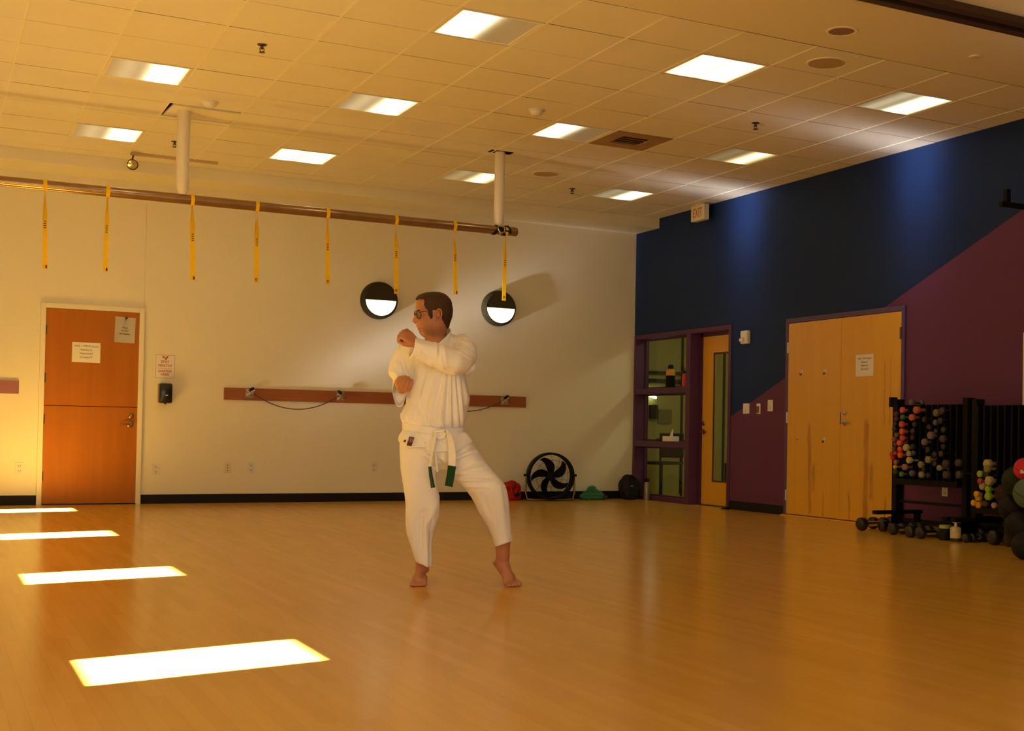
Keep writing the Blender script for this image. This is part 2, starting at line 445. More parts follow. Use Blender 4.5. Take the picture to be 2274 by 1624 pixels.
# ------------------------------------------------------------------ corridor window and glazed door in the right wall
M_GLASS = bpy.data.materials.new('clear_glass'); M_GLASS.use_nodes = True
nt = M_GLASS.node_tree; nt.nodes.clear()
out = node(nt, 'ShaderNodeOutputMaterial'); mixs = node(nt, 'ShaderNodeMixShader'); tr = node(nt, 'ShaderNodeBsdfTransparent'); gl = node(nt, 'ShaderNodeBsdfGlossy')
fre = node(nt, 'ShaderNodeFresnel'); fre.inputs['IOR'].default_value = 1.45; gl.inputs['Roughness'].default_value = 0.02
tr.inputs['Color'].default_value = (0.86, 0.92, 0.84, 1); gl.inputs['Color'].default_value = (0.6, 0.6, 0.6, 1)
geo = node(nt, 'ShaderNodeNewGeometry')
nt.links.new(math_node(nt, 'MULTIPLY', fre.outputs[0], math_node(nt, 'SUBTRACT', 1.0, geo.outputs['Backfacing'])), mixs.inputs[0]); nt.links.new(tr.outputs[0], mixs.inputs[1]); nt.links.new(gl.outputs[0], mixs.inputs[2]); nt.links.new(mixs.outputs[0], out.inputs[0])

w = thing('window_1', 'purple framed corridor window of three stacked panes in the corner', 'window', (0, -.72, 0), RIGHT, kind='structure')
# local x: +x is towards the camera side (-Y); spans -.70 .. +.72
fr = MB()
L0, L1, ZT = -.705, .715, 2.13
fr.bb(L0, L0+.045, -.012, .19, 0, ZT, .003).bb(L1-.10, L1, -.012, .19, 0, ZT-.055, .003)
fr.bb(L0, L1, -.012, .19, ZT-.055, ZT, .003).bb(L0+.045, L1-.10, -.004, .19, 0, .05)
obj('window_frame', fr, M_PURPLE, w)
for z in (1.358, .682):
    obj('ledge', MB().bb(L0+.045, L1-.10, -.006, .175, z, z+.075, .003), M_PURPLE, w)
for z0, z1 in ((.05, .682), (.757, 1.358), (1.433, 2.075)):
    pn = obj('pane', MB().bb(L0+.05, L1-.105, .150, .156, z0+.002, z1-.002), M_GLASS, w)
    s = MB()
    x0, x1 = L0+.047, L1-.102
    s.bb(x0, x0+.02, .135, .149, z0, z1).bb(x1-.02, x1, .135, .149, z0, z1).bb(x0+.02, x1-.02, .135, .149, z1-.02, z1).bb(x0+.02, x1-.02, .135, .149, z0, z0+.02)
    obj('glazing_bead', s, M_PURPLE, pn)

d = thing('door_2', 'narrow maple door with a tall glass panel beside the corridor window', 'door', (0, -1.885, 0), RIGHT, kind='structure')
fr = MB().bb(.395, .45, -.012, .19, 0, 2.13, .003).bb(-.45, .395, -.012, .19, 2.075, 2.13, .003).bb(-.45, .395, .13, .19, 2.04, 2.075)
fr.bb(-.45, -.398, .13, .19, 0, 2.075)
obj('door_frame', fr, M_PURPLE, d)
leaf = MB()
a0, a1, g0, g1 = -.395, .39, -.165, .28
leaf.bb(a0, g0, .14, .18, .012, 2.036).bb(g1, a1, .14, .18, .012, 2.036).bb(g0, g1, .14, .18, .012, .285).bb(g0, g1, .14, .18, 1.835, 2.036)
lf = obj('door_leaf', leaf, M_MAPLE, d)
pn = obj('glass_panel', MB().bb(g0, g1, .157, .163, .285, 1.835), M_GLASS, d)
s = MB()
for x0, x1, z0, z1 in ((g0, g0+.018, .285, 1.835), (g1-.018, g1, .285, 1.835), (g0, g1, .285, .303), (g0, g1, 1.817, 1.835)): s.bb(x0, x1, .146, .156, z0, z1)
obj('glazing_bead', s, mat('dark_brown_bead', (.06, .03, .015), .5), pn)
obj('threshold', MB().bb(a0, a1, .10, .19, 0, .008), M_BRONZE, d)
lever(d, -.352, .885, 1, M_SATIN, .14); bolt(d, -.352, .985, M_SATIN, .14)

# ------------------------------------------------------------------ closet double door
def stained_maple():
    m = wood('worn_maple_veneer', (0.66, 0.345, 0.020), (0.76, 0.42, 0.030))
    nt = m.node_tree; p = nt.nodes['Principled BSDF']
    src = p.inputs['Base Color'].links[0].from_socket
    tc = node(nt, 'ShaderNodeTexCoord'); sx = node(nt, 'ShaderNodeSeparateXYZ'); nt.links.new(tc.outputs['Object'], sx.inputs[0])
    n = node(nt, 'ShaderNodeTexNoise'); n.inputs['Scale'].default_value = 9.0; n.inputs['Detail'].default_value = 4
    nt.links.new(tc.outputs['Object'], n.inputs['Vector'])
    n2 = node(nt, 'ShaderNodeTexNoise'); n2.inputs['Scale'].default_value = 2.2; n2.inputs['Detail'].default_value = 2
    nt.links.new(tc.outputs['Object'], n2.inputs['Vector'])
    fac = None
    # (x at floor, lean, half width, z0, z1, strength): tape residue streaks
    for x, lean, hwid, z0, z1, s in ((-.495, -.03, .035, .02, 1.02, .55), (-.44, 0, .035, .25, .60, .4), (.415, .0, .045, .02, 1.05, .55), (.50, 0, .035, .22, .62, .5),
                                     (-.26, -.05, .012, .0, .30, .6), (.17, -.07, .014, .0, .33, .6), (.72, -.05, .014, .0, .30, .5),
                                     (.68, 0, .007, .95, 1.62, .6), (.765, 0, .007, .95, 1.66, .6), (-.58, 0, .01, 1.12, 1.2, .25)):
        xx = math_node(nt, 'ADD', sx.outputs['X'], math_node(nt, 'MULTIPLY_ADD', n.outputs['Fac'], .05, -x-.025))
        xx = math_node(nt, 'SUBTRACT', xx, math_node(nt, 'MULTIPLY', sx.outputs['Z'], lean))
        a = math_node(nt, 'SUBTRACT', 1.0, math_node(nt, 'DIVIDE', math_node(nt, 'ABSOLUTE', xx), hwid), clamp=True)
        a = math_node(nt, 'MULTIPLY', a, 2.2, clamp=True)
        zz = math_node(nt, 'MINIMUM', math_node(nt, 'MULTIPLY', math_node(nt, 'SUBTRACT', sx.outputs['Z'], z0), 20.0, clamp=True), math_node(nt, 'MULTIPLY', math_node(nt, 'SUBTRACT', z1, sx.outputs['Z']), 14.0, clamp=True))
        a = math_node(nt, 'MULTIPLY', math_node(nt, 'MULTIPLY', a, zz), math_node(nt, 'MULTIPLY', n2.outputs['Fac'], s*1.7))
        fac = a if fac is None else math_node(nt, 'MAXIMUM', fac, a)
    nt.links.new(mixcol(nt, math_node(nt, 'MINIMUM', fac, .85), src, (0.24, 0.055, 0.012)), p.inputs['Base Color'])
    return m
M_WORN = stained_maple()
d = thing('door_3', 'large maple double door with dark tape stains in the purple wall', 'door', (0, -4.392, 0), RIGHT, kind='structure')
fr = MB()
q = .914
for x0, x1, z0, z1 in ((-q-.05, -q-.003, 0, DT+.055), (q+.003, q+.05, 0, DT+.055), (-q-.003, q+.003, DT+.004, DT+.055)): fr.bb(x0, x1, -.022, -.001, z0, z1, .003)
obj('door_frame', fr, M_SPLIT if False else mat('door_frame_paint', (.09, .05, .17), .5), d)
obj('left_leaf', MB().bb(-q, -.002, -.018, -.001, .022, DT, .002), M_WORN, d)
obj('right_leaf', MB().bb(.002, q, -.018, -.001, .022, DT, .002), M_WORN, d)
obj('gap', MB().bb(-.002, .002, -.004, -.001, .022, DT), M_DARKVOID, d)
obj('threshold', MB().bb(-q-.04, q, -.07, -.001, 0, .014, .003), M_MAPLE, d)
for x, z in ((-q-.004, 1.80), (-q-.004, 1.05), (-q-.004, .22)):
    obj('hinge', MB().cyl((x, -.024, z-.057), (x, -.024, z+.057), .009, n=12).bb(x-.004, x+.014, -.021, -.018, z-.057, z+.057), M_STEEL, d, smooth=True)
for z in (1.85, 1.05, .25):
    obj('hinge', MB().cyl((q+.004, -.024, z-.057), (q+.004, -.024, z+.057), .009, n=12).bb(q-.02, q+.01, -.021, -.018, z-.057, z+.057), M_BRONZE, d, smooth=True)
lever(d, .075, 1.0, 1, M_STEEL, -.018); bolt(d, .07, 1.10, M_STEEL, -.018)
obj('lock_plate', MB().bb(-.006, .006, -.021, -.017, .98, 1.10), M_BRONZE, d)

# ------------------------------------------------------------------ corridor beyond the glass
M_OLIVE = mat('corridor_paint', (0.46, 0.40, 0.14), 0.6, var=0.1, vscale=1.5)
b = MB().bb(2.5, 2.6, -8, 1.2, 0, H).bb(RIGHT_T, 2.6, 1.0, 1.2, 0, H).bb(RIGHT_T, 2.6, -8.2, -8, 0, H).bb(RIGHT_T, 2.5, -8, 1.0, 2.75, 2.85).bb(RIGHT_T, RIGHT_T+.02, 0, 1.0, 0, 2.75).bb(RIGHT_T, RIGHT_T+.02, -8, -2.36, 0, 2.75)
struct('wall_corridor', b, M_OLIVE, 'olive corridor walls seen through the window and glazed door', 'wall')
# ------------------------------------------------------------------ ceiling lights
def diffuser_mat(name, left, right, warm):
    """lens over two lamps: each lamp of its own strength, some of them failing"""
    m = bpy.data.materials.new(name); m.use_nodes = True
    nt = m.node_tree; p = nt.nodes['Principled BSDF']
    p.inputs['Base Color'].default_value = (.55, .54, .48, 1); p.inputs['Roughness'].default_value = .4
    tc = node(nt, 'ShaderNodeTexCoord'); sx = node(nt, 'ShaderNodeSeparateXYZ'); nt.links.new(tc.outputs['Object'], sx.inputs[0])
    tot = 0.012
    for x0, s in ((-.135, left), (.135, right)):
        dx = math_node(nt, 'DIVIDE', math_node(nt, 'SUBTRACT', sx.outputs['X'], x0), 0.088)
        g = math_node(nt, 'MULTIPLY', math_node(nt, 'EXPONENT', math_node(nt, 'MULTIPLY', math_node(nt, 'MULTIPLY', dx, dx), -1.0)), s)
        tot = math_node(nt, 'ADD', g, tot)
    p.inputs['Emission Color'].default_value = (*warm, 1)
    nt.links.new(math_node(nt, 'MULTIPLY', tot, PANEL), p.inputs['Emission Strength'])
    return m
COOL, WARMISH = (1.0, .91, .56), (1.0, .80, .36)
LAMP = {0: (1.7, .12, COOL), 1: (.25, 1.6, COOL)}
# rows from the camera inwards, columns from left to right: (left lamp, right lamp, tint)
lamp_rows = [[(.9, .9, COOL), (2.2, .05, COOL), (.9, .9, COOL), (.9, .9, COOL)],
             [(.06, 2.0, COOL), (.08, 1.9, COOL), (1.8, .0, COOL), (.03, .75, WARMISH)],
             [(.07, 1.8, COOL), (1.5, 1.9, COOL), (.05, 1.0, WARMISH), (.05, 1.7, COOL)]]
lamp_rows[0] = [(.4, 1.5, COOL), (2.4, .0, COOL), (1.8, 2.1, COOL), (.10, 2.1, COOL)]
words_row = ['in the row nearest the camera', 'in the middle row', 'in the row nearest the back wall']
words_col = ['leftmost', 'second from the left', 'second from the right', 'rightmost']
look = {(0, 0): 'square ceiling light', (0, 1): 'square light with left half lit', (0, 2): 'fully lit square ceiling light', (0, 3): 'square ceiling light brighter on its right',
        (1, 0): 'square ceiling light brighter on its right', (1, 1): 'square ceiling light brighter on its right', (1, 2): 'square light with left half lit', (1, 3): 'yellowish square ceiling light',
        (2, 0): 'square ceiling light brighter on its right', (2, 1): 'evenly lit square ceiling light', (2, 2): 'yellowish square ceiling light', (2, 3): 'square ceiling light brighter on its right'}
for k, (x, y) in enumerate(LIGHTS):
    r, c = divmod(k, 4)
    if (r, c) == (0, 0): pass
    t = thing('ceiling_light', '%s, %s %s' % (look[r, c], words_col[c], words_row[r]), 'ceiling light', (x, y, H), 0, 'square ceiling lights')
    h = TILE/2-.010; q = .274
    f = MB()
    for x0, x1, y0, y1 in ((-h, -q, -h, h), (q, h, -h, h), (-q, q, -h, -q), (-q, q, q, h)): f.bb(x0, x1, y0, y1, -.003, .05)
    f.bb(-h, h, -h, h, .05, .06)
    obj('frame', f, M_GRID, t)
    obj('diffuser', MB().bb(-q, q, -q, q, .002, .006), diffuser_mat('diffuser_%d' % k, *lamp_rows[r][c]), t)

# ------------------------------------------------------------------ other ceiling things
def ceil_at(u, v): return on(u, v, 2, H)
M_VENT = mat('stained_vent_metal', (.36, .22, .10), .6, var=.35, vscale=5)
t = thing('air_vent', 'brown stained square ceiling air vent with dark slots', 'vent', (VENT[0], VENT[1], H))
h = TILE/2-.010; q = .15
f = MB()
for x0, x1, y0, y1 in ((-h, -q, -h, h), (q, h, -h, h), (-q, q, -h, -q), (-q, q, q, h)): f.bb(x0, x1, y0, y1, -.003, .012)
obj('face_plate', f, M_VENT, t)
obj('duct', MB().bb(-q, q, -q, q, .09, .10), M_DARKVOID, t)
for i in range(4):
    y = -q+.04+i*.075
    obj('louver', MB().box((0, y, .02), (2*q, .05, .004), rot=Matrix.Rotation(math.radians(38), 3, 'X')), M_VENT, t)

def detector(u, v, label, r=.068, h=.05):
    c = ceil_at(u, v); c.z = H
    t = thing('smoke_detector', label, 'smoke detector', c)
    obj('base', MB().lathe([(.001, 0), (r, 0), (r, -.012), (r*.9, -.016), (.001, -.016)], n=28), M_PLASTIC, t, smooth=True)
    obj('head', MB().lathe([(r*.85, -.016), (r*.72, -h*.75), (r*.45, -h), (.001, -h)], n=28), M_PLASTIC, t, smooth=True)
    return t
detector(1191, 244, 'white smoke detector between two half-lit lights near the vent')
detector(466, 226, 'white smoke detector beside the loose tile at the left post')
t = thing('ceiling_sensor', 'small flat disc on the plain ceiling board at upper right', 'sensor', on(2165, 125, 2, H))
obj('cover', MB().lathe([(.001, 0), (.042, 0), (.040, -.010), (.001, -.012)], n=24), M_PLASTIC, t, smooth=True)

def sprinkler(u, v, label):
    t = thing('sprinkler', label, 'sprinkler', on(u, v, 2, H), group='fire sprinklers')
    obj('escutcheon', MB().lathe([(.001, 0), (.035, 0), (.030, -.006), (.001, -.008)], n=20), M_BRONZE, t, smooth=True)
    obj('body', MB().cyl((0, 0, 0), (0, 0, -.035), .009, n=12).tube([(-.012, 0, -.02), (-.016, 0, -.04), (0, 0, -.055)], .003, 6).tube([(.012, 0, -.02), (.016, 0, -.04), (0, 0, -.055)], .003, 6), M_BRONZE, t, smooth=True)
    obj('deflector', MB().lathe([(.001, -.054), (.022, -.054), (.022, -.057), (.001, -.058)], n=16), M_BRONZE, t, smooth=True)
sprinkler(582, 99, 'small bronze fire sprinkler on the ceiling at upper left')
sprinkler(388, 314, 'small bronze fire sprinkler just left of the left white post')
sprinkler(1271, 419, 'small bronze fire sprinkler near the back wall right of the second post')
sprinkler(1678, 273, 'small bronze fire sprinkler near the blue wall')

M_GRILLE = mat('speaker_grille', (.50, .36, .20), .7, var=.15, vscale=300, bump=.6, bscale=500)
for u, v, lab in ((1836, 140, 'round brown ceiling speaker grille near the blue wall'), (1213, 386, 'round ceiling speaker grille right of the second post')):
    t = thing('ceiling_speaker', lab, 'speaker', on(u, v, 2, H))
    obj('rim', MB().lathe([(.135, .004), (.135, -.006), (.150, -.006), (.152, 0)], n=40, cap=False), M_GRID, t, smooth=True)
    obj('grille', MB().lathe([(.001, -.005), (.09, -.005), (.138, -.003), (.138, .004), (.001, .004)], n=40), M_GRILLE, t, smooth=True)
t = thing('recessed_downlight', 'round unlit recessed downlight with a mirror-like bowl', 'downlight', on(1869, 69, 2, H))
obj('trim_ring', MB().lathe([(.088, -.001), (.088, -.006), (.106, -.005), (.108, -.001)], n=40, cap=False), M_GRID, t, smooth=True)
obj('reflector', MB().lathe([(.090, -.003), (.080, -.004), (.030, -.0035), (.001, -.0035)], n=40), mat('dark_reflector', (.50, .38, .22), .35, metal=.8, var=.6, vscale=18), t, smooth=True)

# track light on the ceiling above the pipe
a, c = V(-6.36, -1.0, H), V(-5.55, -1.0, H)
t = thing('track_light', 'small spotlight hanging from a brown ceiling track behind the left post', 'spotlight', (-6.33, -1.0, H))
obj('track', MB().bb(-.03, .82, -.018, .018, -.028, 0, .003), mat('tan_track', (.55, .42, .24), .5), t)
obj('stem', MB().cyl((0, 0, -.02), (-.012, 0, -.075), .008, n=10), M_BRONZE, t, smooth=True)
rot = Matrix.Rotation(math.radians(-100), 3, 'X') @ Matrix.Rotation(math.radians(-18), 3, 'Y')
hd = obj('lamp_head', MB().lathe([(.001, .06), (.028, .055), (.042, .01), (.055, -.045), (.052, -.05), (.046, -.03), (.001, -.03)], (-.015, -.02, -.115), 28, Matrix.Rotation(math.radians(-62), 3, 'X')), M_BRONZE, t, smooth=True)
obj('lens', MB().lathe([(.001, -.034), (.046, -.034), (.046, -.040), (.02, -.044), (.001, -.046)], (-.015, -.02, -.115), 20, Matrix.Rotation(math.radians(-62), 3, 'X')), mat('faceted_lens', (.7, .62, .48), .15, metal=.7, var=.5, vscale=60), hd, smooth=True)

# ------------------------------------------------------------------ pipe, posts, straps
PIPE_Y, PIPE_Z, PIPE_R = -3.1, 2.82, .043
M_PIPE = mat('lacquered_steel_pipe', (.33, .21, .11), .25, metal=.75, var=.3, vscale=9)
t = thing('overhead_pipe', 'long horizontal brown steel pipe hung with yellow straps', 'pipe', (-3.05, PIPE_Y, PIPE_Z))
obj('tube', MB().tube([(-6.9, 0, 0), (-3, 0, 0), (-.01, 0, 0)], PIPE_R, 28), M_PIPE, t, smooth=True)
obj('end_cap', MB().lathe([(PIPE_R*1.04, -.03), (PIPE_R*1.04, 0), (PIPE_R*.9, .008), (.001, .010)], (-.005, 0, 0), 28, Matrix.Rotation(PI/2, 3, 'Y')), M_PIPE, t, smooth=True)
M_POST = mat('cream_post_sleeve', (.74, .68, .55), .4, var=.04, vscale=6)
t = thing('ceiling_post', 'white post holding the pipe on the left, below the loose tile', 'post', (-6.20, PIPE_Y-.005, H), group='white posts carrying the pipe')
obj('sleeve', MB().lathe([(.001, .05), (.055, .05), (.055, -.60), (.050, -.70), (.034, -.735), (.001, -.737)], n=32), M_POST, t, smooth=True)
t2 = thing('ceiling_post', 'white post holding the pipe near its right end, with black clamp below', 'post', (-3.235, PIPE_Y+.01, H), group='white posts carrying the pipe')
obj('sleeve', MB().lathe([(.001, .05), (.050, .05), (.050, -.66), (.044, -.715), (.034, -.735), (.001, -.737)], n=32), M_POST, t2, smooth=True)
obj('ceiling_gap', MB().bb(-.11, .12, -.06, .05, -.004, -.001), M_DARKVOID, t2)
t = thing('pipe_clamp', 'black strap clamp wrapped round the pipe below the right post', 'clamp', (-3.235, PIPE_Y, PIPE_Z))
b = MB()
for dx, tw in ((-.03, .15), (.012, -.2)):
    ring = [[V(dx+tw*.2*math.sin(2*PI*k/24)+ddx, (PIPE_R+rr)*math.cos(2*PI*k/24), (PIPE_R+rr)*math.sin(2*PI*k/24)) for k in range(24)] for ddx, rr in ((-.017, .001), (-.017, .007), (.017, .007), (.017, .001))]
    b.rings(ring, cap=False, closed=True)
obj('band', b, M_BLACK, t, smooth=True)
obj('shackle', MB().tube([(.03, -PIPE_R-.01, .035), (.07, -PIPE_R-.012, .04), (.10, -PIPE_R-.010, .01), (.105, -PIPE_R-.006, -.03), (.075, -PIPE_R-.012, -.01), (.03, -PIPE_R-.014, -.005)], .008, 10, closed=True), M_BLACKMETAL, t, smooth=True)
obj('buckle', MB().tube([(-.035, -PIPE_R-.012, .03), (.03, -PIPE_R-.016, .03), (.035, -PIPE_R-.016, -.02), (-.01, -PIPE_R-.016, -.035), (-.03, -PIPE_R-.012, .0)], .008, 10, closed=True), M_CHROME, t, smooth=True)

M_YELLOW = mat('yellow_webbing', (.86, .54, .012), .7, spec=.2, var=.12, vscale=40, bump=.15, bscale=500)
M_SMUDGE = mat('dark_smudge', (.10, .045, .012), .8, spec=.1)
def webbing(length, twist, gap, w_top=.030, w_bot=.038):
    """loop of webbing: band over the pipe, pinched neck, double strap below; local origin at the pipe centre"""
    b = MB()
    R = PIPE_R+.003
    n = 20
    rr = []
    for k in range(n+1):
        a = -PI*.5+.25+(2*PI-.5)*k/n
        for_ring = []
        for dx, dr in ((-w_top/2, 0), (w_top/2, 0), (w_top/2, .003), (-w_top/2, .003)):
            for_ring.append(V(dx, (R+dr)*math.cos(a), (R+dr)*math.sin(a)))
        rr.append(for_ring)
    b.rings(rr)
    L = length
    for side in (-1, 1):
        rr = []; n = 26
        for k in range(n+1):
            s = k/n
            z = -R-.0-s*(L-R)
            ang = twist*(1-min(1, s/.45))**1.0
            wd = w_top*.9*(1-s)+w_bot*s
            wd *= .42+.58*min(1, s/.30) if s > .03 else .55
            off = side*(.0035+gap*math.sin(PI*min(1, s*1.02))**1.5)
            ca, sa = math.cos(ang), math.sin(ang)
            pts = []
            for dx, dy in ((-wd/2, -.0013), (wd/2, -.0013), (wd/2, .0013), (-wd/2, .0013)):
                yy = dy+off
                pts.append(V(dx*ca-yy*sa, dx*sa+yy*ca, z))
            rr.append(pts)
        b.rings(rr)
    b.bb(-w_bot/2, w_bot/2, -.006, .006, -L-.003, -L+.002)
    return b
strap_px = [(98, 597, 100), (238, 603, 234), (426, 622, 428), (570, 628, 569), (727, 632, 728), (879, 652, 880), (1009, 654, 1012), (1123, 667, 1119)]
strap_label = ['yellow webbing strap hanging furthest to the left on the pipe', 'yellow webbing strap hanging above the right half of the wooden door', 'yellow webbing strap hanging beside the left white post',
               'yellow webbing strap with a dark ring at its end, right of the left post', 'yellow webbing strap in the middle of the pipe, left of both wall lamps', 'yellow webbing strap hanging just right of the left wall lamp',
               "yellow webbing strap hanging above the man's head", 'yellow webbing strap hanging in front of the right wall lamp']
twists = [1.5, 1.3, .9, 1.5, 1.1, 1.2, 1.5, 1.0]; gaps = [.004, .004, .016, .012, .006, .010, .004, .006]; turns = [.1, -.15, .5, .7, .3, .35, -.2, .15]
for i, (u, v, ub) in enumerate(strap_px):
    p = on(u, 470, 1, PIPE_Y); q = on(ub, v, 1, PIPE_Y)
    L = PIPE_Z-q.z
    t = thing('strap', strap_label[i], 'strap', (p.x, PIPE_Y, PIPE_Z), 0, 'yellow straps on the pipe')
    lean = math.atan2(q.x-p.x, L)
    w = obj('webbing', webbing(L, twists[i], gaps[i]), M_YELLOW, t)
    t.rotation_euler = (0, -lean, 0)
    w.rotation_euler = (0, 0, 0)
    mk = MB()
    for k in range(4):
        mk.bb(-.010, .008, -.0062-gaps[i], -.0052-gaps[i], -L*.45-.045+k*.018, -L*.45-.038+k*.018)
    obj('marking', mk, M_SMUDGE, t)
    if i in (3, 4, 5, 7):
        obj('ring', MB().tube([(.009*math.cos(a*PI/5)-.004, -.012-gaps[i]*.3, -L+.028+.009*math.sin(a*PI/5)) for a in range(10)], .003, 6, closed=True), M_BRONZE, t, smooth=True)
    else:
        obj('wear_mark', MB().bb(.002, .015, -.0075, -.0064, -L+.004, -L+.03), M_SMUDGE, t)

# ------------------------------------------------------------------ wall lamps
M_LAMPBODY = mat('dark_lamp_rim', (.040, .032, .014), .7, spec=.15)
M_GLOW = mat('lamp_glow', (.8, .78, .66), .4, emit=(1.0, .93, .55), estr=1.9)
def wall_lamp(x, z, label):
    t = thing('wall_lamp', label, 'wall lamp', (x, 0, z), 0, 'round half-lit wall lamps')
    R, D = .222, .115
    Rx = Matrix.Rotation(PI/2, 3, 'X')
    Q = .188
    obj('rim', MB().lathe([(.001, 0), (R*.97, 0), (R, .012), (R*.985, D*.55), (Q*1.06, D-.006), (Q*1.02, D), (Q*.985, D), (Q*.975, D-.024)], (0, 0, 0), 56, Rx, cap=False), M_LAMPBODY, t, smooth=True)
    n = 40
    up = [(Q*.98*math.cos(PI*k/n), Q*.98*math.sin(PI*k/n)) for k in range(n+1)]
    dn = [(Q*.975*math.cos(PI+PI*k/n), Q*.975*math.sin(PI+PI*k/n)-.002) for k in range(n+1)]
    obj('upper_cover', MB().prism(up, -D+.002, -D+.03), M_LAMPBODY, t)
    obj('diffuser', MB().prism(dn, -D+.008, -D+.035), M_GLOW, t)
wall_lamp(-3.462, 2.365, 'round wall lamp with glowing lower half, the left one')
wall_lamp(-1.943, 2.366, 'round wall lamp with glowing lower half, the right one')

# ------------------------------------------------------------------ things on the back wall
t = thing('wall_rail', 'long wooden rail on the back wall passing behind the man', 'rail', (-5.204, 0, 1.148))
obj('board', MB().bb(0, 3.66, -.022, 0, 0, .137, .002), M_RAIL, t)
t = thing('wall_rail', 'wooden rail end at the left edge beyond the door', 'rail', (-7.258, 0, 1.152))
obj('board', MB().bb(-1.6, 0, -.022, 0, 0, .136, .002), M_RAIL, t)
M_GREYSTRAP = mat('grey_webbing', (.34, .27, .18), .7, var=.2, vscale=60)
anch = [(-4.925, 1.225), (-3.892, 1.222), (-2.86, 1.222), (-1.835, 1.228)]
alab = ['metal wall anchor with carabiner, nearest the left end of the rail', 'metal wall anchor with carabiner, second along the rail from its left end', 'metal wall anchor hidden behind the man on the rail', 'metal wall anchor near the right end of the wooden rail']
for i, (x, z) in enumerate(anch):
    if i == 2: continue
    t = thing('wall_anchor', alab[i], 'anchor', (x, -.022, z), 0, 'anchors on the wooden rail')
    obj('plate', MB().bb(-.045, .045, -.008, 0, -.05, .05, .003), M_STEEL, t)
    k = 1 if i != 1 else -1
    obj('carabiner', MB().tube([(-.045, -.03, -.035*k), (.0, -.04, .0), (.045, -.03, .035*k), (.03, -.03, .04*k), (-.005, -.045, .008), (-.05, -.03, -.02*k)], .007, 8, closed=True), M_CHROME, t, smooth=True)
    obj('clip', MB().tube([(-.045, -.028, .04*k), (-.01, -.035, .01), (.03, -.03, -.03)], .008, 8), M_CHROME, t, smooth=True)
    obj('knob', MB().ball((.015 if i != 1 else -.02, -.03, .048), .022, 12, (1.5, .8, .8), Matrix.Rotation(.6*(-1 if i != 1 else 1), 3, 'Y')), M_BLACK, t, smooth=True)
M_CABLE = mat('brown_cable', (.10, .045, .02), .6)
def cable(x0, x1, sag, label):
    t = thing('cable', label, 'cable', ((x0+x1)/2, -.03, 1.215))
    L = (x1-x0)/2
    obj('cord', MB().tube([(L*s, -.012-.01*abs(1-s*s), .005-sag*(1-s*s)) for s in [k/12-1 for k in range(25)]], .0055, 8), M_CABLE, t, smooth=True)
cable(-4.88, -3.93, .160, 'thin brown cable sagging between the two left wall anchors')
cable(-2.85, -1.88, .135, 'thin brown cable sagging from the right wall anchor behind the man')

M_OUTLETDARK = mat('outlet_slots', (.06, .04, .03), .6)
def outlet(x, z, label, m=M_PLASTIC, holes=2, rot=0.0, loc=None):
    t = thing('wall_outlet', label, 'outlet', loc or (x, 0, z), rot)
    obj('cover_plate', MB().bb(-.038, .038, -.007, 0, -.06, .06, .003), m, t)
    for k in range(holes):
        zz = .026-.052*k if holes == 2 else .03-.03*k
        b = MB()
        if holes == 2: b.bb(-.012, -.008, -.009, -.006, zz-.008, zz+.008).bb(.008, .012, -.009, -.006, zz-.008, zz+.008).cyl((0, -.009, zz-.014), (0, -.006, zz-.014), .004, n=8)
        else: b.cyl((0, -.010, zz), (0, -.006, zz), .006, n=10)
        obj('socket', b, M_OUTLETDARK if holes == 2 else M_BRONZE, t)
outlet(-7.234, .384, 'white wall outlet at the far left beyond the door')
outlet(-5.899, .376, 'white wall outlet just right of the wooden door')
outlet(-5.145, .392, 'ivory wall plate with three dots, left of its white neighbour', M_IVORY, 3)
outlet(-4.888, .392, 'white wall outlet beside the ivory three-dot plate')
outlet(-3.473, .400, 'white wall outlet just left of the man')
outlet(0, 0, 'ivory wall outlet on the purple wall under the dumbbell rack', M_IVORY, 2, RIGHT, (0, -5.916, .39))

t = thing('sanitizer_dispenser', 'black hand sanitizer dispenser on the wall right of the door', 'dispenser', (-5.826, 0, 1.20))
obj('body', MB().bb(-.066, .066, -.105, 0, -.108, .108, .018), mat('glossy_black_plastic', (.012, .011, .010), .22, spec=.5), t, smooth=True)
obj('side_panel', MB().bb(-.073, -.062, -.085, 0, -.10, .10, .004), mat('smoky_side', (.16, .11, .06), .3), t)
obj('indicator', MB().bb(-.008, .018, -.108, -.104, -.028, -.018), M_PAPER, t)
obj('nozzle', MB().cyl((0, -.06, -.108), (0, -.06, -.118), .014, n=14), M_BLACK, t)
t = thing('wall_sign', 'white sanitizer notice with red brown lettering above the black dispenser', 'sign', (-5.829, 0, 1.492))
obj('sheet', MB().bb(-.098, .098, -.004, 0, -.126, .126), M_PAPER, t)
f = MB()
for x0, x1, z0, z1 in ((-.098, .098, .1235, .126), (-.098, .098, -.126, -.1235), (-.098, -.0955, -.126, .126), (.0955, .098, -.126, .126)): f.bb(x0, x1, -.0048, -.004, z0, z1)
f.bb(-.08, .072, -.0048, -.004, -.0215, -.0195)
obj('border', f, M_REDTEXT, t)
for s, z, sz in (('STAY', .040, .036), ('HEALTHY', .000, .034), ('SANITIZE', -.062, .034), ('HERE', -.098, .036)):
    obj('lettering', text_mesh('lettering', s, sz, bold=.0006), M_REDTEXT, t, loc=(0, -.0048, z))
b = MB().prism([(-.030, .112), (-.012, .112), (.004, .092), (.012, .112), (.036, .112), (.014, .080), (.008, .072), (-.006, .072), (.002, .084)], -.0050, -.0042)
b.prism([(-.030, .108), (-.024, .092), (-.012, .100)], -.0050, -.0042)
obj('emblem', b, M_REDTEXT, t)

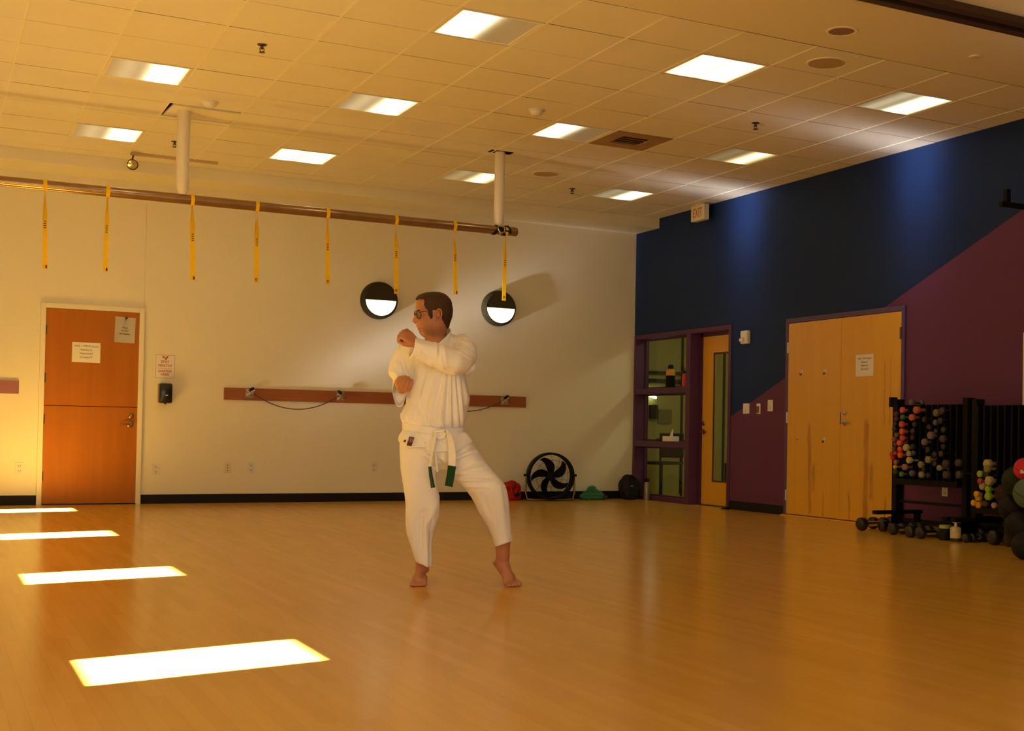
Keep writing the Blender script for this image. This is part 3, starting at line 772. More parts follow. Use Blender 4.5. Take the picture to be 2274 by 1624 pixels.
def paper(name, label, loc, w, h, lines, rotz=0.0, tilt=0.0, curl=0.0, size=.022, top=.35):
    t = thing(name, label, 'paper', loc, rotz)
    t.rotation_euler = (0, tilt, rotz)
    b = MB(); n = 8
    if not curl: obj('sheet', b.bb(-w/2, w/2, -.003, -.0012, -h/2, h/2), M_PAPER, t)
    else:
     vs = [[b.bm.verts.new((w*(i/n-.5), -.0015-curl*((abs(i/n-.5)*2)**3)*(1-j/n)*(.6 if i > n/2 else 1), h*(j/n-.5))) for i in range(n+1)] for j in range(n+1)]
     for v_ in b.bm.verts: v_.co.y -= .003
     for j in range(n):
        for i in range(n): b.bm.faces.new((vs[j][i], vs[j][i+1], vs[j+1][i+1], vs[j+1][i]))
     bmesh.ops.solidify(b.bm, geom=list(b.bm.faces), thickness=.0006)
     obj('sheet', b, M_PAPER, t, smooth=True)
    for i, s in enumerate(lines):
        obj('lettering', text_mesh('lettering', s, size), M_INK, t, loc=(0, -.0034-(.0034 if curl else 0), h*top-i*size*1.45-size*.5))
    return t
DLX = -.0145
paper('door_notice', 'landscape paper notice with four lines taped to the wooden door', (-6.625, DLX, 1.609), .276, .212, ['HOE  - YMCA Guest', 'Password:', 'Magnetized', '(Creates P)'], size=.027, top=.34)
paper('door_notice', 'curled portrait paper notice at the top right of the wooden door', (-6.248, DLX, 1.868), .205, .275, ['Please', 'Do Not', 'Block Door'], tilt=.03, curl=.010, size=.023, top=.10)
paper('door_notice', 'paper notice with four lines taped to the double door', (-.0185, -4.768, 1.563), .275, .215, ['HOE - YMCA Guest', 'Password:', 'Magnetized', '(Creates P)'], rotz=RIGHT, size=.024, top=.34)

# ------------------------------------------------------------------ things on the right wall
t = thing('exit_sign', 'exit sign hanging from the ceiling in front of the blue wall', 'exit sign', (-.15, -1.77, H), RIGHT)
obj('housing', MB().bb(-.148, .148, 0, .075, -.200, -.012, .006), M_IVORY, t)
obj('canopy', MB().bb(-.07, .07, .01, .07, -.014, 0, .003), M_IVORY, t)
obj('lettering', text_mesh('lettering', 'EXIT', .140, bold=.002), mat('exit_red', (.62, .20, .05), .5), t, loc=(.002, -.0015, -.157)).scale = (.74, 1, 1.08)
t = thing('fire_strobe', 'ivory fire alarm strobe on the blue wall right of the glazed door', 'alarm', (0, -2.647, 1.96), RIGHT)
obj('body', MB().bb(-.07, .07, -.045, 0, -.075, .075, .008), M_IVORY, t, smooth=True)
obj('lens', MB().bb(-.055, .01, -.075, -.045, -.05, -.012, .008), M_PLASTIC, t, smooth=True)
obj('cover', MB().bb(-.06, .06, -.05, -.045, .0, .065, .004), M_PLASTIC, t)
def switch(y, z, w, h, label, kind):
    t = thing('wall_switch', label, 'switch', (0, y, z), RIGHT)
    obj('cover_plate', MB().bb(-w/2, w/2, -.008, 0, -h/2, h/2, .003), M_PLASTIC, t)
    if kind == 0:
        for x in (-.022, .022): obj('rocker', MB().bb(x-.016, x+.016, -.012, -.008, -.033, .033, .002), M_WHITE, t)
    elif kind == 1:
        obj('dark_panel', MB().bb(-w/2+.006, w/2-.02, -.011, -.008, -h/2+.01, h/2-.03, .001), mat('brown_panel', (.16, .06, .03), .4), t)
    else:
        obj('toggle', MB().bb(-.003, .012, -.02, -.008, -.035, -.01, .002), M_WHITE, t)
switch(-2.66, 1.153, .125, .115, 'white double light switch, nearest the glazed door', 0)
switch(-2.905, 1.150, .075, .115, 'small brown-faced control plate between two white switches', 1)
switch(-3.134, 1.182, .098, .125, 'white light switch plate nearest the double door', 2)

M_HOOK = mat('hook_white', (.70, .62, .45), .4)
for y, z, lab in ((-3.727, 1.53, 'white stick-on hook, upper left on the double door'), (-4.132, 1.526, 'white stick-on hook, upper right on the left door leaf'),
                  (-3.688, .834, 'tiny stick-on hook, lower left on the double door'), (-4.133, .825, 'white stick-on hook, lower right on the left door leaf')):
    t = thing('door_hook', lab, 'hook', (-.018, y, z), RIGHT, 'stick-on hooks')
    s = .6 if y == -3.688 else 1.0
    obj('pad', MB().lathe([(.001, 0), (.022*s, 0), (.020*s, .005), (.001, .006)], (0, 0, 0), 16, Matrix.Rotation(PI/2, 3, 'X')).bb(-.015*s, .015*s, -.005, 0, -.045*s, 0, .002), M_HOOK, t, smooth=True)
    obj('prong', MB().tube([(0, -.004, -.008*s), (0, -.012, -.03*s), (0, -.024, -.034*s), (0, -.028, -.015*s)], .005*s, 8), M_BRONZE, t, smooth=True)

bo = on(2222, 452, 0, -.7)
t = thing('wall_bracket', 'black wall bracket with upright stub at the right edge', 'bracket', (0, bo.y, bo.z), RIGHT)
obj('arm', MB().bb(-.02, .02, -.70, 0, -.022, .018, .004), M_BLACKMETAL, t)
obj('stub', MB().bb(-.022, .022, -.655, -.610, .018, .12, .004), M_BLACKMETAL, t)
obj('wall_plate', MB().bb(-.06, .06, -.015, 0, -.10, .10, .004), M_BLACKMETAL, t)
t = thing('poster', 'pale poster edge on the purple wall at the right border', 'poster', (0, -7.16, 1.455), RIGHT)
obj('sheet', MB().bb(-.31, .31, -.006, 0, -.31, .31, .001), M_PAPER, t)

# bottles and tissues standing on the window ledges
def lathe_thing(name, label, cat, loc, parts):
    t = thing(name, label, cat, loc)
    for pn, prof, m in parts: obj(pn, MB().lathe(prof, n=24), m, t, smooth=True)
    return t
LZ = 1.4335
t = lathe_thing('water_bottle', 'tall black flask with yellow shoulder on the upper window ledge', 'bottle', (.06, -.845, LZ),
            [('body', [(.001, 0), (.055, 0), (.058, .006), (.058, .15), (.001, .15)], M_BLACKMETAL), ('shoulder', [(.058, .15), (.058, .20), (.045, .225), (.030, .235), (.001, .236)], mat('mustard', (.58, .30, .02), .5)),
             ('cap', [(.032, .234), (.034, .238), (.034, .275), (.001, .278)], M_BLACK)])
obj('loop', MB().tube([(-.03, 0, .262), (-.012, 0, .285), (.03, 0, .283), (.04, 0, .25)], .006, 8), M_BLACK, t, smooth=True)
t = lathe_thing('water_bottle', 'pinkish red bottle with black cap on the upper window ledge', 'bottle', (.06, -1.20, LZ),
            [('body', [(.001, 0), (.036, 0), (.039, .005), (.039, .12), (.034, .155), (.022, .165), (.001, .166)], mat('bottle_red', (.60, .06, .06), .4)), ('cap', [(.023, .165), (.023, .195), (.018, .2), (.001, .2)], M_BLACK)])
obj('spout', MB().tube([(-.015, 0, .19), (-.02, 0, .215), (.0, 0, .22)], .006, 8), M_BLACK, t, smooth=True)
t = thing('tissue_box', 'white tissue box with a tissue sticking up on the lower window ledge', 'tissue box', (.055, -.885, .7575), RIGHT)
obj('box', MB().bb(-.115, .115, -.055, .055, 0, .065, .003), M_PAPER, t)
b = MB()
rr = []
for k in range(7):
    s = k/6
    rr.append([V(.012+.035*(1-s*.6)*math.cos(2*PI*i/14)*(1+.25*math.sin(3*i))+.03*s, .014*(1-s*.5)*math.sin(2*PI*i/14)*(1+.3*math.cos(4*i)), .06+.085*s+(.012*math.cos(2*PI*i/14) if s > .5 else 0)) for i in range(14)])
b.rings(rr)
obj('tissue', b, M_PAPER, t, smooth=True)
t = thing('grey_cloth', 'dark folded cloth lying on the lower window ledge left of the tissues', 'cloth', (.07, -.60, .757), RIGHT)
obj('fold', MB().ball((0, 0, .018), .02, 16, (6.0, 1.8, 1.0)).ball((.05, 0, .024), .02, 16, (3.0, 1.6, 1.2)), mat('dark_cloth', (.02, .018, .015), .9), t, smooth=True)
# ------------------------------------------------------------------ things on the floor along the back wall
t = thing('drum_fan', 'round black drum fan on a tube stand against the back wall', 'fan', (-1.336, -.33, 0), math.radians(-14))
Rf, cz, dp = .285, .285, .19
Rx = Matrix.Rotation(PI/2, 3, 'X')
obj('drum', MB().lathe([(Rf*.93, -dp/2), (Rf, -dp/2), (Rf*1.02, -dp/2+.01), (Rf*1.02, dp/2-.01), (Rf, dp/2), (Rf*.93, dp/2), (Rf*.945, 0)], (0, 0, cz+.02), 56, Rx, cap=False).lathe([(Rf*.93, -dp/2), (Rf*.945, 0), (Rf*.93, dp/2)], (0, 0, cz+.02), 56, Rx, cap=False), M_BLACKMETAL, t, smooth=True)
obj('hub', MB().lathe([(.001, -.06), (.055, -.055), (.060, .03), (.05, .05), (.001, .052)], (0, 0, cz+.02), 28, Rx), M_BLACKMETAL, t, smooth=True)
for k in range(5):
    a = 2*PI*k/5+.25
    rr = []
    for s in range(9):
        f = s/8; r = .045+f*(Rf*.85-.045); aa = a+.55*f*f
        hw = .022+.036*math.sin(PI*min(1, f*.75+.15))
        tw = .65-.35*f
        c = V(r*math.cos(aa), 0, r*math.sin(aa)); tan = V(-math.sin(aa), 0, math.cos(aa))
        e = tan*math.cos(tw)+V(0, 1, 0)*math.sin(tw); nn = tan*(-math.sin(tw))+V(0, 1, 0)*math.cos(tw)
        rr.append([c+e*hw+V(0, 0, cz+.02), c+nn*.004+V(0, 0, cz+.02), c-e*hw+V(0, 0, cz+.02), c-nn*.004+V(0, 0, cz+.02)])
    obj('blade', MB().rings(rr), M_BLACKMETAL, t, smooth=True)
g = MB()
for k in range(14):
    a = 2*PI*k/14
    g.tube([(.06*math.cos(a), -dp/2-.012, cz+.02+.06*math.sin(a)), (.17*math.cos(a+.18), -dp/2-.018, cz+.02+.17*math.sin(a+.18)), (Rf*.96*math.cos(a+.28), -dp/2, cz+.02+Rf*.96*math.sin(a+.28))], .0016, 5)
for r in (.06, .13, .20): g.tube([(r*math.cos(2*PI*k/40), -dp/2-.015, cz+.02+r*math.sin(2*PI*k/40)) for k in range(40)], .0018, 5, closed=True)
obj('guard', g, M_BLACKMETAL, t, smooth=True)
obj('stand', MB().tube([(-Rf*1.06, 0, cz+.03), (-Rf*1.07, -.005, .10), (-Rf*1.0, -.01, .02), (-Rf*.7, -.015, .014), (0, -.015, .014), (Rf*.7, -.015, .014), (Rf*1.0, -.01, .02), (Rf*1.07, -.005, .10), (Rf*1.06, 0, cz+.03)], .0125, 10), mat('tan_tube', (.30, .20, .10), .3, metal=.8), t, smooth=True)
obj('rear_foot', MB().tube([(-Rf*.95, 0, .016), (-Rf*.9, .20, .014), (Rf*.9, .20, .014), (Rf*.95, 0, .016)], .0125, 10), M_BLACKMETAL, t, smooth=True)
for s in (-1, 1): obj('pivot_knob', MB().cyl((s*Rf*1.0, 0, cz+.03), (s*(Rf*1.06+.03), 0, cz+.03), .016, n=14), M_BLACK, t, smooth=True)

def lump(name, c, dims, seed, amp, m, parent, n=26, base=0.0, freq=6.0, power=1.0):
    """soft crumpled heap: a displaced ellipsoid with a flat foot"""
    b = MB(); b.ball((0, 0, 0), 1.0, n*2)
    for v in b.bm.verts:
        p = v.co.copy()
        q = V(p.x*dims[0], p.y*dims[1], p.z*dims[2])
        nz = noise.noise(p*freq*.4+V(seed, 0, 0))*.6+abs(noise.noise(p*freq+V(0, seed, 0)))*.8
        q += p.normalized()*amp*nz
        q.z = max(q.z+c[2], base)
        v.co = V(q.x+c[0], q.y+c[1], q.z)
    return obj(name, b, m, parent, smooth=True, angle=60)
M_REDCLOTH = mat('red_nylon', (.42, .012, .014), .55, spec=.3, var=.2, vscale=14, bump=.3, bscale=60)
t = thing('gym_bag', 'crumpled red bag on the floor left of the fan', 'bag', (-1.765, -.16, 0))
lump('body', (0, 0, .11), (.085, .08, .125), 3.1, .035, M_REDCLOTH, t, freq=2.2)
lump('flap', (-.05, -.05, .19), (.08, .06, .05), 7.1, .03, M_REDCLOTH, t, freq=2.5)
lump('side', (.05, .0, .10), (.055, .07, .11), 5.1, .025, M_REDCLOTH, t, freq=2.5)
obj('handle', MB().tube([(-.06, -.10, .20), (-.075, -.135, .12), (-.05, -.14, .04), (-.02, -.135, .02)], .010, 8), M_REDCLOTH, t, smooth=True)
obj('pocket', MB().ball((.015, -.112, .075), .028, 14, (1.2, .5, .9)), M_BLACK, t, smooth=True)
M_GREENCLOTH = mat('green_cloth', (.03, .19, .075), .7, var=.25, vscale=14, bump=.3, bscale=60)
t = thing('green_bundle', 'crumpled green cloth bundle on the floor right of the fan', 'bundle', (-.70, -.22, 0))
lump('body', (0, 0, .055), (.15, .09, .065), 1.7, .04, M_GREENCLOTH, t, freq=2.5)
lump('tip', (.0, 0, .12), (.06, .05, .045), 5.2, .03, M_GREENCLOTH, t, freq=2.5)
lump('tail', (.12, -.02, .03), (.08, .05, .03), 9.2, .03, mat('olive_cloth', (.05, .07, .025), .8), t)
M_BAGBLACK = mat('black_nylon', (.007, .007, .008), .55, spec=.3, bump=.2, bscale=60)
t = thing('backpack', 'black backpack slumped in the corner below the window', 'backpack', (-.16, -.22, 0))
lump('body', (0, 0, .14), (.15, .12, .17), 2.2, .03, M_BAGBLACK, t, freq=2.0)
lump('pocket', (-.03, -.09, .08), (.10, .06, .08), 4.2, .02, M_BAGBLACK, t)
obj('strap', MB().tube([(-.06, -.10, .26), (-.10, -.15, .18), (-.09, -.16, .06), (-.05, -.12, .02)], .014, 8), M_BAGBLACK, t, smooth=True)
obj('buckle', MB().bb(-.065, -.035, -.165, -.150, .17, .185, .002), M_STEEL, t)
t = thing('metal_flask', 'slim grey flask standing beside the backpack in the corner', 'bottle', (-.06, -.50, 0))
obj('body', MB().lathe([(.001, 0), (.040, 0), (.042, .01), (.042, .20), (.030, .235), (.001, .236)], n=24), mat('dull_steel', (.26, .24, .17), .35, metal=.7), t, smooth=True)
obj('cap', MB().lathe([(.030, .234), (.032, .24), (.032, .275), (.001, .28)], n=20), M_BLACK, t, smooth=True)
t = thing('door_stop', 'small black rubber door stop by the glazed door', 'door stop', (-.075, -2.36, 0), RIGHT)
obj('wedge', MB().prism([(-.06, 0), (.06, 0), (.06, .026), (.03, .028), (-.06, .004)], -.02, .02), M_BLACK, t)

# ------------------------------------------------------------------ dumbbell racks by the purple wall
RX = -.42
def rack(label, y0, y1, top, shelf, bar, ndiv, right_post, capped):
    """y0 is the left post seen from the room, y1 the far end"""
    t = thing('dumbbell_rack', label, 'rack', (RX, y0, 0), RIGHT)
    L = y0-y1
    def post(x, h): obj('post', MB().bb(x-.03, x+.03, -.02, .07, .0, h, .004), M_BLACKMETAL, t)
    post(0, top)
    if right_post: post(L, top)
    if capped: obj('post_cap', MB().bb(-.085, -.045, -.02, .05, top-.07, top+.02, .004), M_BLACKMETAL, t)
    obj('shelf', MB().bb(.03, L-.03, -.06, .16, shelf-.035, shelf, .003).bb(.03, L-.03, -.068, -.058, shelf-.04, shelf+.012), M_BLACKMETAL, t)
    obj('crossbar', MB().bb(.03, L-.03, .01, .05, bar-.012, bar+.012, .003), M_BLACKMETAL, t)
    obj('top_rail', MB().bb(.03, L-.03, .10, .14, top-.11, top-.06, .003), M_BLACKMETAL, t)
    for i in range(ndiv):
        x = .03+(L-.06)*(i+.5)/ndiv
        obj('divider', MB().bb(x-.003, x+.003, -.045, .15, shelf, top-.055).bb(x-.009, x+.009, -.05, -.045, shelf, top-.055), M_BLACKMETAL, t)
    obj('back_panel', MB().bb(.03, L-.03, .150, .156, shelf, top-.055), M_BLACKMETAL, t)
    xs = [0, L] if right_post else [0]
    for x in xs:
        obj('foot', MB().bb(x-.03, x+.03, -.24, .30, .165, .20, .004).bb(x-.03, x+.03, -.02, .02, 0, .165, .004).bb(x-.03, x+.03, .24, .28, 0, .165, .004), M_BLACKMETAL, t)
    return t
rack('left black dumbbell rack with tall dividers and coral weights', -5.725, -6.625, 1.203, .478, .283, 11, True, 1)
rack('right black dumbbell rack running past the right edge', -6.735, -7.80, 1.19, .282, .15, 13, True, 0)

COLOR = {'coral': (.62, .10, .055), 'red': (.52, .04, .03), 'orange': (.68, .10, .02), 'salmon': (.48, .11, .06), 'wine': (.09, .03, .03), 'plum': (.13, .05, .06), 'dusty pink': (.24, .10, .06),
         'yellow': (.70, .36, .015), 'dark green': (.02, .05, .015), 'green': (.07, .20, .035), 'purple pink': (.34, .13, .17), 'beige': (.42, .38, .19), 'olive': (.24, .22, .10),
         'black': (.014, .013, .013), 'slate': (.07, .075, .10), 'mauve': (.17, .12, .11), 'dark grey': (.055, .045, .035), 'lime': (.28, .50, .03), 'pink': (.42, .06, .07), 'brown': (.09, .05, .02), 'silver pink': (.40, .28, .22)}
DM = {}
def dm(c):
    if c not in DM:
        shiny = c in ('black', 'slate')
        DM[c] = mat('vinyl_'+c.replace(' ', '_'), COLOR[c], .28 if shiny else .5, spec=.5 if shiny else .35, var=.12, vscale=30)
    return DM[c]
DHEAD, DBAR = {}, {}
def dumbbell(loc, r, c, label, group, yaw=0.0, length=.17, seg=6):
    """lies along local y, the near head towards the room; round or six-sided heads"""
    t = thing('dumbbell', label, 'dumbbell', loc, RIGHT+yaw, group)
    key = (c, seg)
    if key not in DHEAD:
        b = MB(); n = 24
        prof = [(.001, 0), (.62, 0), (.90, .10), (1.0, .30), (1.0, 1.0), (.92, 1.2), (.60, 1.34), (.001, 1.34)]
        def shape(a): return 1.0 if seg == 24 else .93+.07*abs(math.cos(seg/2*a))
        Rx2 = Matrix.Rotation(-PI/2, 3, 'X')
        b.rings([[Rx2 @ V(q*shape(2*PI*i/n)*math.cos(2*PI*i/n), q*shape(2*PI*i/n)*math.sin(2*PI*i/n), z) for i in range(n)] for q, z in prof])
        me = b.mesh('head', True, 50); me.materials.append(dm(c)); DHEAD[key] = me
        b = MB().cyl((0, 1.2, 0), (0, 4.2, 0), .42, n=12)
        me = b.mesh('handle', True); me.materials.append(dm(c) if c not in ('black', 'slate', 'dark grey') else M_CHROME); DBAR[key] = me
    for nm, me, y in (('handle', DBAR[key], -.0), ('head', DHEAD[key], 0.0)):
        o = bpy.data.objects.new(nm, me); COL.objects.link(o); o.parent = t; o.scale = (r, r, r)
    o = bpy.data.objects.new('head', DHEAD[key]); COL.objects.link(o); o.parent = t; o.scale = (r, r, r); o.location = (0, 4.0*r, 0)
    o.rotation_euler = (0, random.uniform(0, 1), 0)
    return t
ORD = ['top', 'second', 'third', 'fourth', 'fifth', 'sixth', 'seventh', 'eighth', 'ninth', 'tenth', 'eleventh', 'twelfth', 'thirteenth', 'fourteenth', 'fifteenth']
CLS = ['first', 'second', 'third', 'fourth', 'fifth', 'sixth', 'seventh', 'eighth', 'ninth']
S1 = 7.735
cols = [[(675, 385, 40, 'wine'), (680, 468, 36, 'wine'), (668, 555, 40, 'black'), (650, 645, 44, 'black'), (682, 745, 42, 'dusty pink'), (640, 820, 38, 'dusty pink'), (672, 903, 38, 'plum'), (640, 985, 38, 'plum'), (662, 1050, 36, 'coral'), (602, 1073, 36, 'red'), (615, 1138, 40, 'red'), (670, 1212, 38, 'salmon'), (660, 1292, 34, 'yellow'), (662, 1378, 44, 'dark green')],
        [(780, 318, 48, 'coral'), (786, 438, 40, 'green'), (765, 560, 50, 'coral'), (772, 685, 50, 'coral'), (780, 797, 47, 'coral'), (735, 880, 46, 'coral'), (740, 990, 46, 'orange'), (740, 1090, 48, 'orange'), (725, 1195, 36, 'black'), (825, 1298, 50, 'purple pink'), (765, 1418, 42, 'green')],
        [(940, 185, 50, 'slate'), (1015, 315, 58, 'salmon'), (945, 442, 54, 'salmon'), (840, 962, 56, 'beige'), (893, 1065, 45, 'beige'), (895, 1180, 52, 'beige')],
        [(995, 565, 45, 'black'), (968, 680, 45, 'black'), (962, 790, 44, 'black'), (965, 945, 45, 'black'), (975, 1052, 36, 'slate'), (950, 1405, 50, 'slate')],
        [(1165, 480, 45, 'black'), (1155, 865, 54, 'mauve'), (1102, 1255, 52, 'olive'), (1155, 1335, 36, 'black'), (1108, 1425, 52, 'olive')],
        [(1250, 612, 46, 'black'), (1258, 752, 60, 'mauve'), (1218, 1000, 54, 'black'), (1225, 1168, 54, 'olive'), (1230, 1440, 45, 'black')],
        [(1362, 365, 56, 'mauve'), (1350, 530, 46, 'slate'), (1365, 680, 40, 'black'), (1345, 1080, 45, 'black'), (1342, 1240, 48, 'black'), (1420, 1310, 45, 'olive')],
        [(1470, 335, 60, 'black'), (1440, 500, 50, 'black'), (1490, 655, 52, 'black'), (1470, 810, 56, 'dark grey'), (1490, 945, 46, 'black'), (1450, 1070, 52, 'black'), (1525, 1235, 58, 'dark grey'), (1530, 1430, 60, 'dark grey')],
        [(1740, 1225, 58, 'dark grey'), (1745, 1428, 60, 'dark grey')]]
rnd = random.Random(8)
for ci, colm in enumerate(cols):
    for k, (a, b_, r, c) in enumerate(colm):
        px = RX-.092-(.022 if k % 2 else .0)-(.012 if ci % 2 else 0)
        p = on(1900+a/S1, 870+b_/S1, 0, px)
        rm = r/S1*.00415*1.10
        where = ORD[k] if k < len(colm)-1 else 'lowest'
        dumbbell(p, rm, c, '%s dumbbell, %s in the %s column of the left rack' % (c, where if where in ('top', 'lowest') else where+' from the top', CLS[ci]), 'dumbbells stacked on the left rack', rnd.uniform(-.12, .12))
S2 = 5.41
cols2 = [[(612, 503, 37, 'lime'), (612, 588, 31, 'pink'), (640, 648, 42, 'beige'), (572, 745, 34, 'yellow'), (592, 790, 36, 'yellow'), (537, 852, 33, 'yellow'), (595, 876, 35, 'yellow')],
         [(700, 383, 50, 'beige'), (696, 440, 40, 'olive'), (690, 508, 46, 'black'), (715, 586, 50, 'beige'), (712, 688, 38, 'lime'), (712, 772, 42, 'lime'), (676, 862, 34, 'brown')],
         [(785, 882, 32, 'silver pink'), (880, 882, 30, 'silver pink')]]
for ci, colm in enumerate(cols2):
    for k, (a, b_, r, c) in enumerate(colm):
        p = on(2060+a/S2, 960+b_/S2, 0, RX-.092-(.022 if k % 2 else .0)-(.012 if ci % 2 else 0))
        where = ORD[k] if k < len(colm)-1 else 'lowest'
        dumbbell(p, r/S2*.0041*1.06, c, '%s dumbbell, %s in the %s column of the right rack' % (c, where if where in ('top', 'lowest') else where+' from the top', CLS[ci]), 'dumbbells stacked on the right rack', rnd.uniform(-.1, .1))
# heavier dumbbells on the floor
S3 = 3.742
fl = [(248, 1215, 53), (345, 1205, 50), (428, 1232, 46), (512, 1258, 46), (590, 1252, 44), (655, 1282, 45), (742, 1292, 46), (868, 1280, 45), (1122, 1335, 34), (1178, 1335, 34), (1232, 1308, 54), (1345, 1335, 54), (1480, 1352, 52), (1592, 1372, 54)]
flw = ['leftmost on the floor, in front of the double door', 'second from the left on the floor, before the double door', 'third from the left on the floor, below the left rack', 'fourth from the left on the floor, below the left rack', 'fifth from the left on the floor, below the left rack',
       'left one of the pair in the middle below the left rack', 'right one of the pair in the middle below the left rack', 'just left of the lime-lidded canister on the floor', 'small one just right of the spray bottle', 'second small one right of the spray bottle',
       'large one left below the right rack', 'large one second below the right rack', 'third large one below the right rack', 'last one at the right edge on the floor']
for i, (a, b_, r) in enumerate(fl):
    u, v = 1840+a/S3, 840+b_/S3
    rm = r/S3*.0042
    base = on(u, v+r/S3*.96, 2, 0)
    x = base.x+(.0)
    p = V(base.x, base.y, rm*1.0)
    q = on(u, v, 0, base.x); 
    dumbbell(V(base.x, q.y, rm), rm, 'black', 'black round dumbbell, '+flw[i], 'black dumbbells on the floor', rnd.uniform(-.07, .07), seg=24)
p = on(2098, 1200, 2, 0)
t = thing('canister', 'dark canister with a pale lime lid among the floor dumbbells', 'canister', p)
obj('body', MB().lathe([(.001, 0), (.045, 0), (.048, .008), (.048, .10), (.001, .10)], n=24), M_BLACK, t, smooth=True)
obj('lid', MB().lathe([(.048, .10), (.049, .103), (.047, .128), (.001, .13)], n=24), mat('pale_lime', (.42, .45, .12), .5), t, smooth=True)
p = on(2122, 1203, 2, 0)
t = thing('spray_bottle', 'small spray bottle with a cream label among the floor dumbbells', 'bottle', p)
obj('body', MB().lathe([(.001, 0), (.042, 0), (.045, .006), (.045, .03), (.001, .03)], n=24), M_BRONZE, t, smooth=True)
obj('label_band', MB().lathe([(.001, .03), (.0455, .03), (.0455, .11), (.03, .125), (.001, .126)], n=24), mat('cream_label', (.62, .52, .24), .5, var=.4, vscale=30), t, smooth=True)
obj('trigger', MB().cyl((0, 0, .12), (0, 0, .16), .012, n=12).bb(-.03, .012, -.008, .008, .155, .172, .003), M_PLASTIC, t, smooth=True)

# medicine balls at the right edge
def med_ball(u, v, x, r, label, col, seam=None):
    p = on(u, v, 0, x)
    t = thing('medicine_ball', label, 'ball', p, 0, 'medicine balls at the right edge')
    obj('shell', MB().ball((0, 0, 0), r, 36), mat('ball_'+label.split()[0], col, .6, spec=.3, bump=.3, bscale=90), t, smooth=True)
    s = MB()
    for R2 in (Matrix.Rotation(.5, 3, 'X'), Matrix.Rotation(1.2, 3, 'Y')):
        s.tube([R2 @ V(r*1.002*math.cos(2*PI*k/40), r*1.002*math.sin(2*PI*k/40), 0) for k in range(40)], r*.018, 6, closed=True)
    obj('seam', s, M_BLACK, t, smooth=True)
    return t
t = med_ball(2276, 1042, -.877, .085, 'red medicine ball with a cream label, topmost at the right edge', (.62, .03, .05))
d = ray(2276, 1042).normalized()
obj('label_patch', MB().box(tuple((-d*.083+V(-.045, -.02, -.03)).normalized()*.084), (.045, .003, .026), rot=(-d).to_track_quat('-Y', 'Z').to_matrix()), M_PAPER, t)
med_ball(2258, 1069, -.80, .115, 'dark green medicine ball below the red one', (.008, .022, .006))
med_ball(2284, 1096, -.922, .115, 'grey teal medicine ball at the right edge', (.10, .15, .105))
med_ball(2233, 1098, -.672, .085, 'dark brown medicine ball beside the grey teal one', (.028, .010, .007))
med_ball(2250, 1128, -.748, .115, 'black medicine ball in the middle of the pile', (.005, .004, .004))
med_ball(2268, 1172, -.844, .13, 'black medicine ball near the floor at the right edge', (.005, .004, .004))
med_ball(2277, 1213, -1.219, .10, 'small black medicine ball on the floor at the right edge', (.006, .005, .004))

# ------------------------------------------------------------------ corridor contents
M_REFLECTGLOW = mat('corridor_reflection_glow', (.8, .8, .7), .4, emit=(1, .95, .7), estr=9)
t = thing('corridor_light', 'ceiling lamp out of sight in the corridor', 'ceiling light', (1.5, -2.6, 2.75))
obj('diffuser', MB().bb(-.15, .15, -2.2, 2.2, -.05, -.004), mat('corridor_panel_glow', (.7, .7, .6), .4, emit=(1, .92, .60), estr=CORRIDOR), t)
EW = 1.0                                            # end wall of the corridor
p, q = on(1440, 877, 1, EW-.06), on(1457, 884, 1, EW-.06)
t = thing('reflection_glow', 'short glowing rod standing in for a reflection seen through the middle window pane', 'reflection', p)  # no lamp here: glowing rod stands in for a reflected ceiling light
obj('tube', MB().cyl((0, 0, 0), tuple(q-p), .018, n=12), M_REFLECTGLOW, t, smooth=True)
obj('holder', MB().cyl((.0, 0, 0), (0, .06, 0), .012, n=8).cyl(tuple(q-p), tuple(q-p+V(0, .06, 0)), .012, n=8), M_STEEL, t, smooth=True)
M_CORDARK = mat('corridor_dark', (.035, .028, .012), .7)
M_COROLIVE = mat('corridor_panel', (.22, .19, .07), .7)
p = on(1449, 915, 1, EW)
t = thing('wall_box', 'dark box on the corridor wall seen through the middle window pane', 'box', p)
obj('case', MB().bb(-.06, .06, -.06, 0, -.10, .10, .006), M_CORDARK, t)
p = on(1475, 925, 1, EW)
t = thing('notice_board', 'dull square notice board on the corridor wall, right of the dark box', 'board', p)
obj('panel', MB().bb(-.11, .11, -.03, 0, -.10, .10, .004), M_COROLIVE, t)
for u0, v0, u1, v1, h_, lab in ((1438, 829, 1520, 829, .022, 'upper'), (1438, 846, 1512, 848, .03, 'lower')):
    a, c = on(u0, v0, 1, EW), on(u1, v1, 1, EW)
    t = thing('corridor_handrail', '%s dark rail on the corridor wall seen through the upper pane' % lab, 'rail', (a+c)/2)
    obj('bar', MB().bb(-(c.x-a.x)/2, (c.x-a.x)/2, -.05, -.02, -h_, h_, .006).bb(-.03, .03, -.02, 0, -.02, .02), M_CORDARK, t)
for u, lab in ((1513, 'window'), (1606, 'door')):
    p = on(u, 900, 1, EW)
    t = thing('corridor_post', 'thin dark upright seen through the glass of the corridor %s' % lab, 'post', (p.x, EW, 0))
    obj('strip', MB().bb(-.012, .012, -.03, 0, 0, 2.74), M_CORDARK, t)
p = on(1470, 757, 1, EW)
t = thing('corridor_beam', 'dark beam across the top of the corridor seen through the upper pane', 'beam', (1.35, EW, 2.42))
obj('face', MB().bb(-1.14, 1.14, -.10, 0, -.10, .33, .004), M_CORDARK, t)
